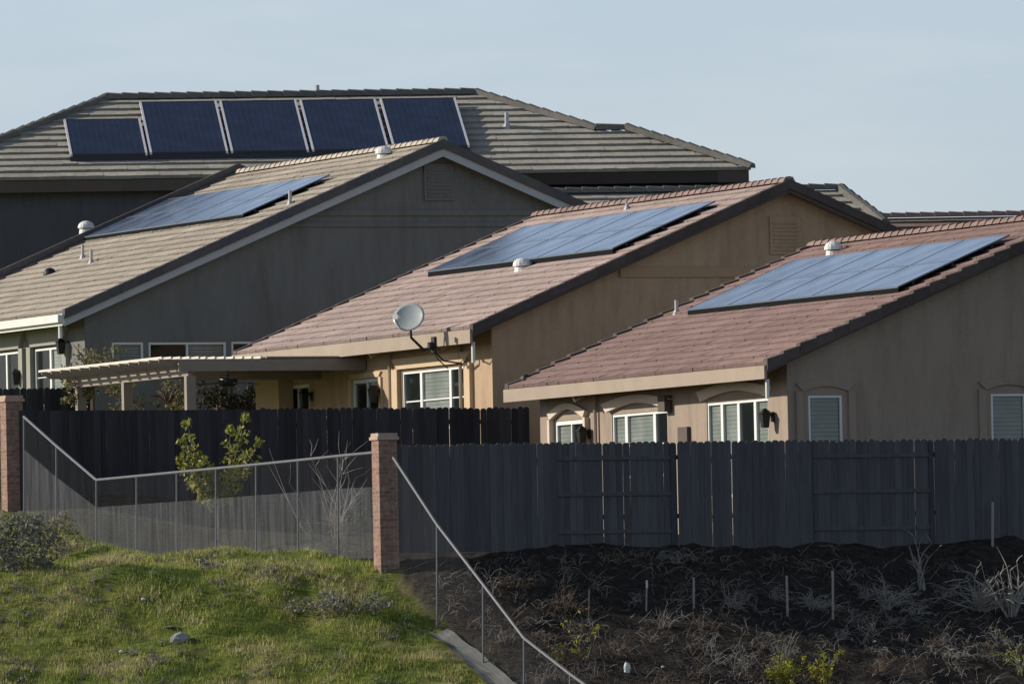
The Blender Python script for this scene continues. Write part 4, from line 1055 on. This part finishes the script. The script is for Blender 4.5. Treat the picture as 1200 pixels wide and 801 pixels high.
stake(1163, 588, 640, 'dark upright stake against the board fence at far right', False, .025)
stake(689, 690, 725, 'thin dark stake near the yellow-leaved plant', False, .012)
simple_plant('weed', 'yellow-leaved plant by the sloping wire fence', ghit(686, 775), 5, 1.0, .08, 'twig_brown', 'leaf_yellow', 5, .038, .010, branch=1, lr=.06)
simple_plant('weed', 'yellow-green leafy plant, left one of two at the bottom', ghit(918, 806), 12, .6, .24, 'twig', 'leaf_yellow', 9, .04, .008, lr=.08)
simple_plant('weed', 'upright yellow-green plant, right one of two at the bottom', ghit(966, 803), 8, .72, .10, 'twig', 'leaf_yellow', 9, .04, .008, lr=.07)
simple_plant('weed', 'grey feathery plant behind the two yellow-green ones', ghit(915, 778), 26, .55, .22, 'twig', 'leaf_grey', 1, .02, .006, branch=3, lr=.04)
simple_plant('weed', 'tan-leaved plant at the right edge near the bottom', ghit(1197, 790), 6, .7, .12, 'twig_pale', 'leaf_lime', 4, .035, .009, lr=.09)
simple_plant('weed', 'olive weed behind the wire rail at the bottom', ghit(655, 778), 10, .5, .25, 'twig_brown', 'leaf_dull', 3, .03, .008, lr=.07)
def lump(name, mat, c, r, label, cat, sq=(1, 1, .7), n=10):
    m = MB(); i = 0
    import bmesh
    bm = bmesh.new(); bmesh.ops.create_icosphere(bm, subdivisions=2, radius=1.)
    for v in bm.verts:
        k = 1 + .3 * mnoise.noise(v.co * 1.4 + Vector((c.x, c.y, 0))); v.co = Vector((v.co.x * sq[0], v.co.y * sq[1], v.co.z * sq[2])) * r * k
    m.v = [tuple(c + v.co) for v in bm.verts]; m.f = [tuple(v.index for v in f.verts) for f in bm.faces]; m.rnd = [.5] * len(m.f); bm.free()
    o = m.build(name, mat, None, loc=c); return tag(o, label, cat)
lump('rock', M['rock'], ghit(211, 752) + Z * .06, .16, 'grey rock lying on the green slope', 'rock', (1.2, .9, .8))
lump('stone', M['scrap'], ghit(143, 765) + Z * .03, .05, 'small white stone low on the green slope', 'stone')
lump('stone', M['scrap'], ghit(168, 706) + Z * .03, .045, 'small white stone on the upper green slope', 'stone')
lump('stone', M['concrete'], ghit(200, 738) + Z * .03, .08, 'small pale stone just above the grey rock', 'stone', (1.6, 1, .3))
lump('paper_scrap', M['scrap'], ghit(735, 788) + Z * .06, .09, 'crumpled white scrap on the burnt slope', 'litter', (.7, .5, 1.5))
lump('paper_scrap', M['scrap'], ghit(777, 783) + Z * .03, .03, 'tiny white scrap right of the crumpled one', 'litter')
lump('paper_scrap', M['scrap'], ghit(1025, 753) + Z * .03, .035, 'tiny white scrap below the tangled dead shrub', 'litter')
bra = MB(); brb = MB()
for _ in range(1150):
    u = random.uniform(480, 1230); Y = random.uniform(187, 200.5); q = onground(u, Y)
    if fside(q.x, q.y) < .3 or (q - FA).dot(E) > -.5: continue
    dn = mnoise.noise(Vector((q.x * .7, q.y * .7, 50.)))
    if dn < -.2: continue
    stems(bra if random.random() < .6 else brb, q, 5, random.uniform(.2, .6) * (1 + .6 * max(0, dn)), .55, .0055, branch=3, kinks=5)
struct(bra.build('dead_brush', M['twig']), 'stuff'); struct(brb.build('brown_brush', M['twig_brown']), 'stuff')
# charred twigs and clods lying all over the burnt slope
lt = MB(); ch = MB()
for _ in range(9000):
    u = random.uniform(470, 1230); Y = random.uniform(186.5, 201.5); q = onground(u, Y)
    if fside(q.x, q.y) < .15 or (q - FA).dot(E) > -.15: continue
    if random.random() < .42:
        a = random.uniform(0, 6.28); d = Vector((math.cos(a), math.sin(a), random.uniform(-.1, .9))); l = random.uniform(.08, .35)
        (lt if random.random() < .5 else ch).tube([q, q + d * l * .5 + Vector((0, 0, .02)), q + d * l + Vector((random.uniform(-.05, .05), 0, random.uniform(-.03, .04)))], [.0055, .004, .002], 3)
    elif random.random() < .4: leafy(ch, q + Z * .03, .10, 3, .03, (1, 1, .4))
struct(lt.build('twig_litter', M['twig']), 'stuff'); struct(ch.build('charred_litter', M['twig_char']), 'stuff')

# ------------------------------------------------------------------ grass on the green slope
gr = MB()
cnt = 0
for _ in range(190000):
    Y = 187.5 + 27 * random.random() ** 1.7; u = random.uniform(-25, 620); x = (u - 600) / FPX * Y
    s = fside(x, Y)
    if s > -.12 or (s > -.40 and Y < 195.4): continue
    n = mnoise.noise(Vector((x * .8, Y * .8, 5.))); n2 = mnoise.noise(Vector((x * 2.6, Y * 2.6, 8.)))
    if n2 + n * .6 < -.45: continue
    if Y > 203 and random.random() < .5: continue
    z = gz(x, Y); h = random.uniform(.025, .10) * (1 + 1.3 * max(0, n + n2 * .5)); a = random.uniform(0, 6.28); w = random.uniform(.006, .011)
    dx, dy = math.cos(a) * w, math.sin(a) * w; lx, ly = random.gauss(0, .35) * h, random.gauss(0, .35) * h
    r = min(1, max(0, .45 + .9 * mnoise.noise(Vector((x * .7, Y * .7, 12.))) * 1.25 + .45 * n2 + random.gauss(0, .22)))
    i = len(gr.v); gr.v += [(x - dx, Y - dy, z - .01), (x + dx, Y + dy, z - .01), (x + lx, Y + ly, z + h)]; gr.f.append((i, i + 1, i + 2)); gr.rnd.append(r)
struct(gr.build('grass', M['grass']), 'stuff')

wd = MB()
for _ in range(1100):
    Y = 188 + 14 * random.random() ** 1.5; u = random.uniform(-10, 560); x = (u - 600) / FPX * Y
    if fside(x, Y) > -.3 or mnoise.noise(Vector((x * .5, Y * .5, 30.))) + .25 * mnoise.noise(Vector((x * 2., Y * 2., 31.))) < .02: continue
    b = Vector((x, Y, gz(x, Y))); 
    for _k in range(9):
        d = Vector((random.gauss(0, .6), random.gauss(0, .6), 1)).normalized(); l = random.uniform(.06, .2)
        wd.tube([b + Vector((random.uniform(-.08, .08), random.uniform(-.08, .08), -.01)), b + d * l * .6, b + d * l + Vector((random.gauss(0, .02), 0, -.01))], [.005, .004, .002], 3)
    leafy(wd, b + Z * .05, .12, 9, .028, (1, 1, .5))
struct(wd.build('dry_weeds', M['leaf_grey']), 'stuff')

# ------------------------------------------------------------------ light and sky
GLOW = 8.
SUN_EL = R(23); sd_ = Vector((-.975, .16, 0)).normalized() * math.cos(SUN_EL) + Z * math.sin(SUN_EL)
ld = bpy.data.lights.new('sun', 'SUN'); ld.energy = 5.0; ld.angle = R(.5); ld.color = (1, .93, .82)
lo = bpy.data.objects.new('sun', ld); COL.objects.link(lo); lo.rotation_mode = 'QUATERNION'; lo.rotation_quaternion = sd_.to_track_quat('Z', 'Y')
w = bpy.data.worlds.new('World'); sc.world = w; w.use_nodes = True; nt = w.node_tree
bg = nt.nodes['Background']; sk = nt.nodes.new('ShaderNodeTexSky'); sk.sky_type = 'NISHITA'; sk.sun_disc = False
sk.sun_elevation = SUN_EL; sk.sun_rotation = math.atan2(sd_.x, sd_.y) % (2 * math.pi); sk.air_density = 1.0; sk.dust_density = .6; sk.ozone_density = 1.5
bg.inputs[1].default_value = .05
# added sky glow: brightens the horizon and panel reflections, fading out higher up
tc = nt.nodes.new('ShaderNodeTexCoord'); sp = nt.nodes.new('ShaderNodeSeparateXYZ'); nt.links.new(tc.outputs['Generated'], sp.inputs[0])
glow = ramp(nt, sp.outputs[2], [(0., (.75, .885, 1.13)), (.08, (.76, .93, 1.22)), (.16, (.86, 1.08, 1.46)), (.28, (.88, 1.12, 1.54)), (.42, (.34, .46, .68)), (.6, (.02, .03, .05))])
nz = N(nt, 'ShaderNodeTexNoise', Scale=22., Detail=6., Roughness=.55); mpc = N(nt, 'ShaderNodeMapping'); mpc.inputs['Scale'].default_value = (1, 1, 5)
nt.links.new(tc.outputs['Generated'], mpc.inputs[0]); nt.links.new(mpc.outputs[0], nz.inputs[0])
cl = ramp(nt, nz.outputs[0], [(.46, (0, 0, 0)), (.74, (.15, .10, .05))])
vm = nt.nodes.new('ShaderNodeVectorMath'); vm.operation = 'ADD'; nt.links.new(glow, vm.inputs[0]); nt.links.new(cl, vm.inputs[1])
vs = nt.nodes.new('ShaderNodeVectorMath'); vs.operation = 'SCALE'; nt.links.new(vm.outputs[0], vs.inputs[0]); vs.inputs['Scale'].default_value = GLOW
va = nt.nodes.new('ShaderNodeVectorMath'); va.operation = 'ADD'; nt.links.new(sk.outputs[0], va.inputs[0]); nt.links.new(vs.outputs[0], va.inputs[1])
nt.links.new(va.outputs[0], bg.inputs[0])
sc.view_settings.view_transform = 'Standard'; sc.view_settings.look = 'None'; sc.view_settings.exposure = 0; sc.view_settings.gamma = 1
sc.cycles.max_bounces = 6; sc.cycles.transparent_max_bounces = 12
for hh, n_ in ((h1, 'h1'), (h2, 'h2'), (h3, 'h3')):
    print(n_, 'H', round(hh.H, 2), 'eave z', round(hh.O.z, 2), 'far corner', [round(k) for k in px(hh.P(0, hh.L, 0))], 'peak', [round(k) for k in px(hh.P(hh.H, 0, hh.roofz(hh.H)))], 'ridge far', [round(k) for k in px(hh.P(hh.H, hh.L, hh.roofz(hh.H)))])
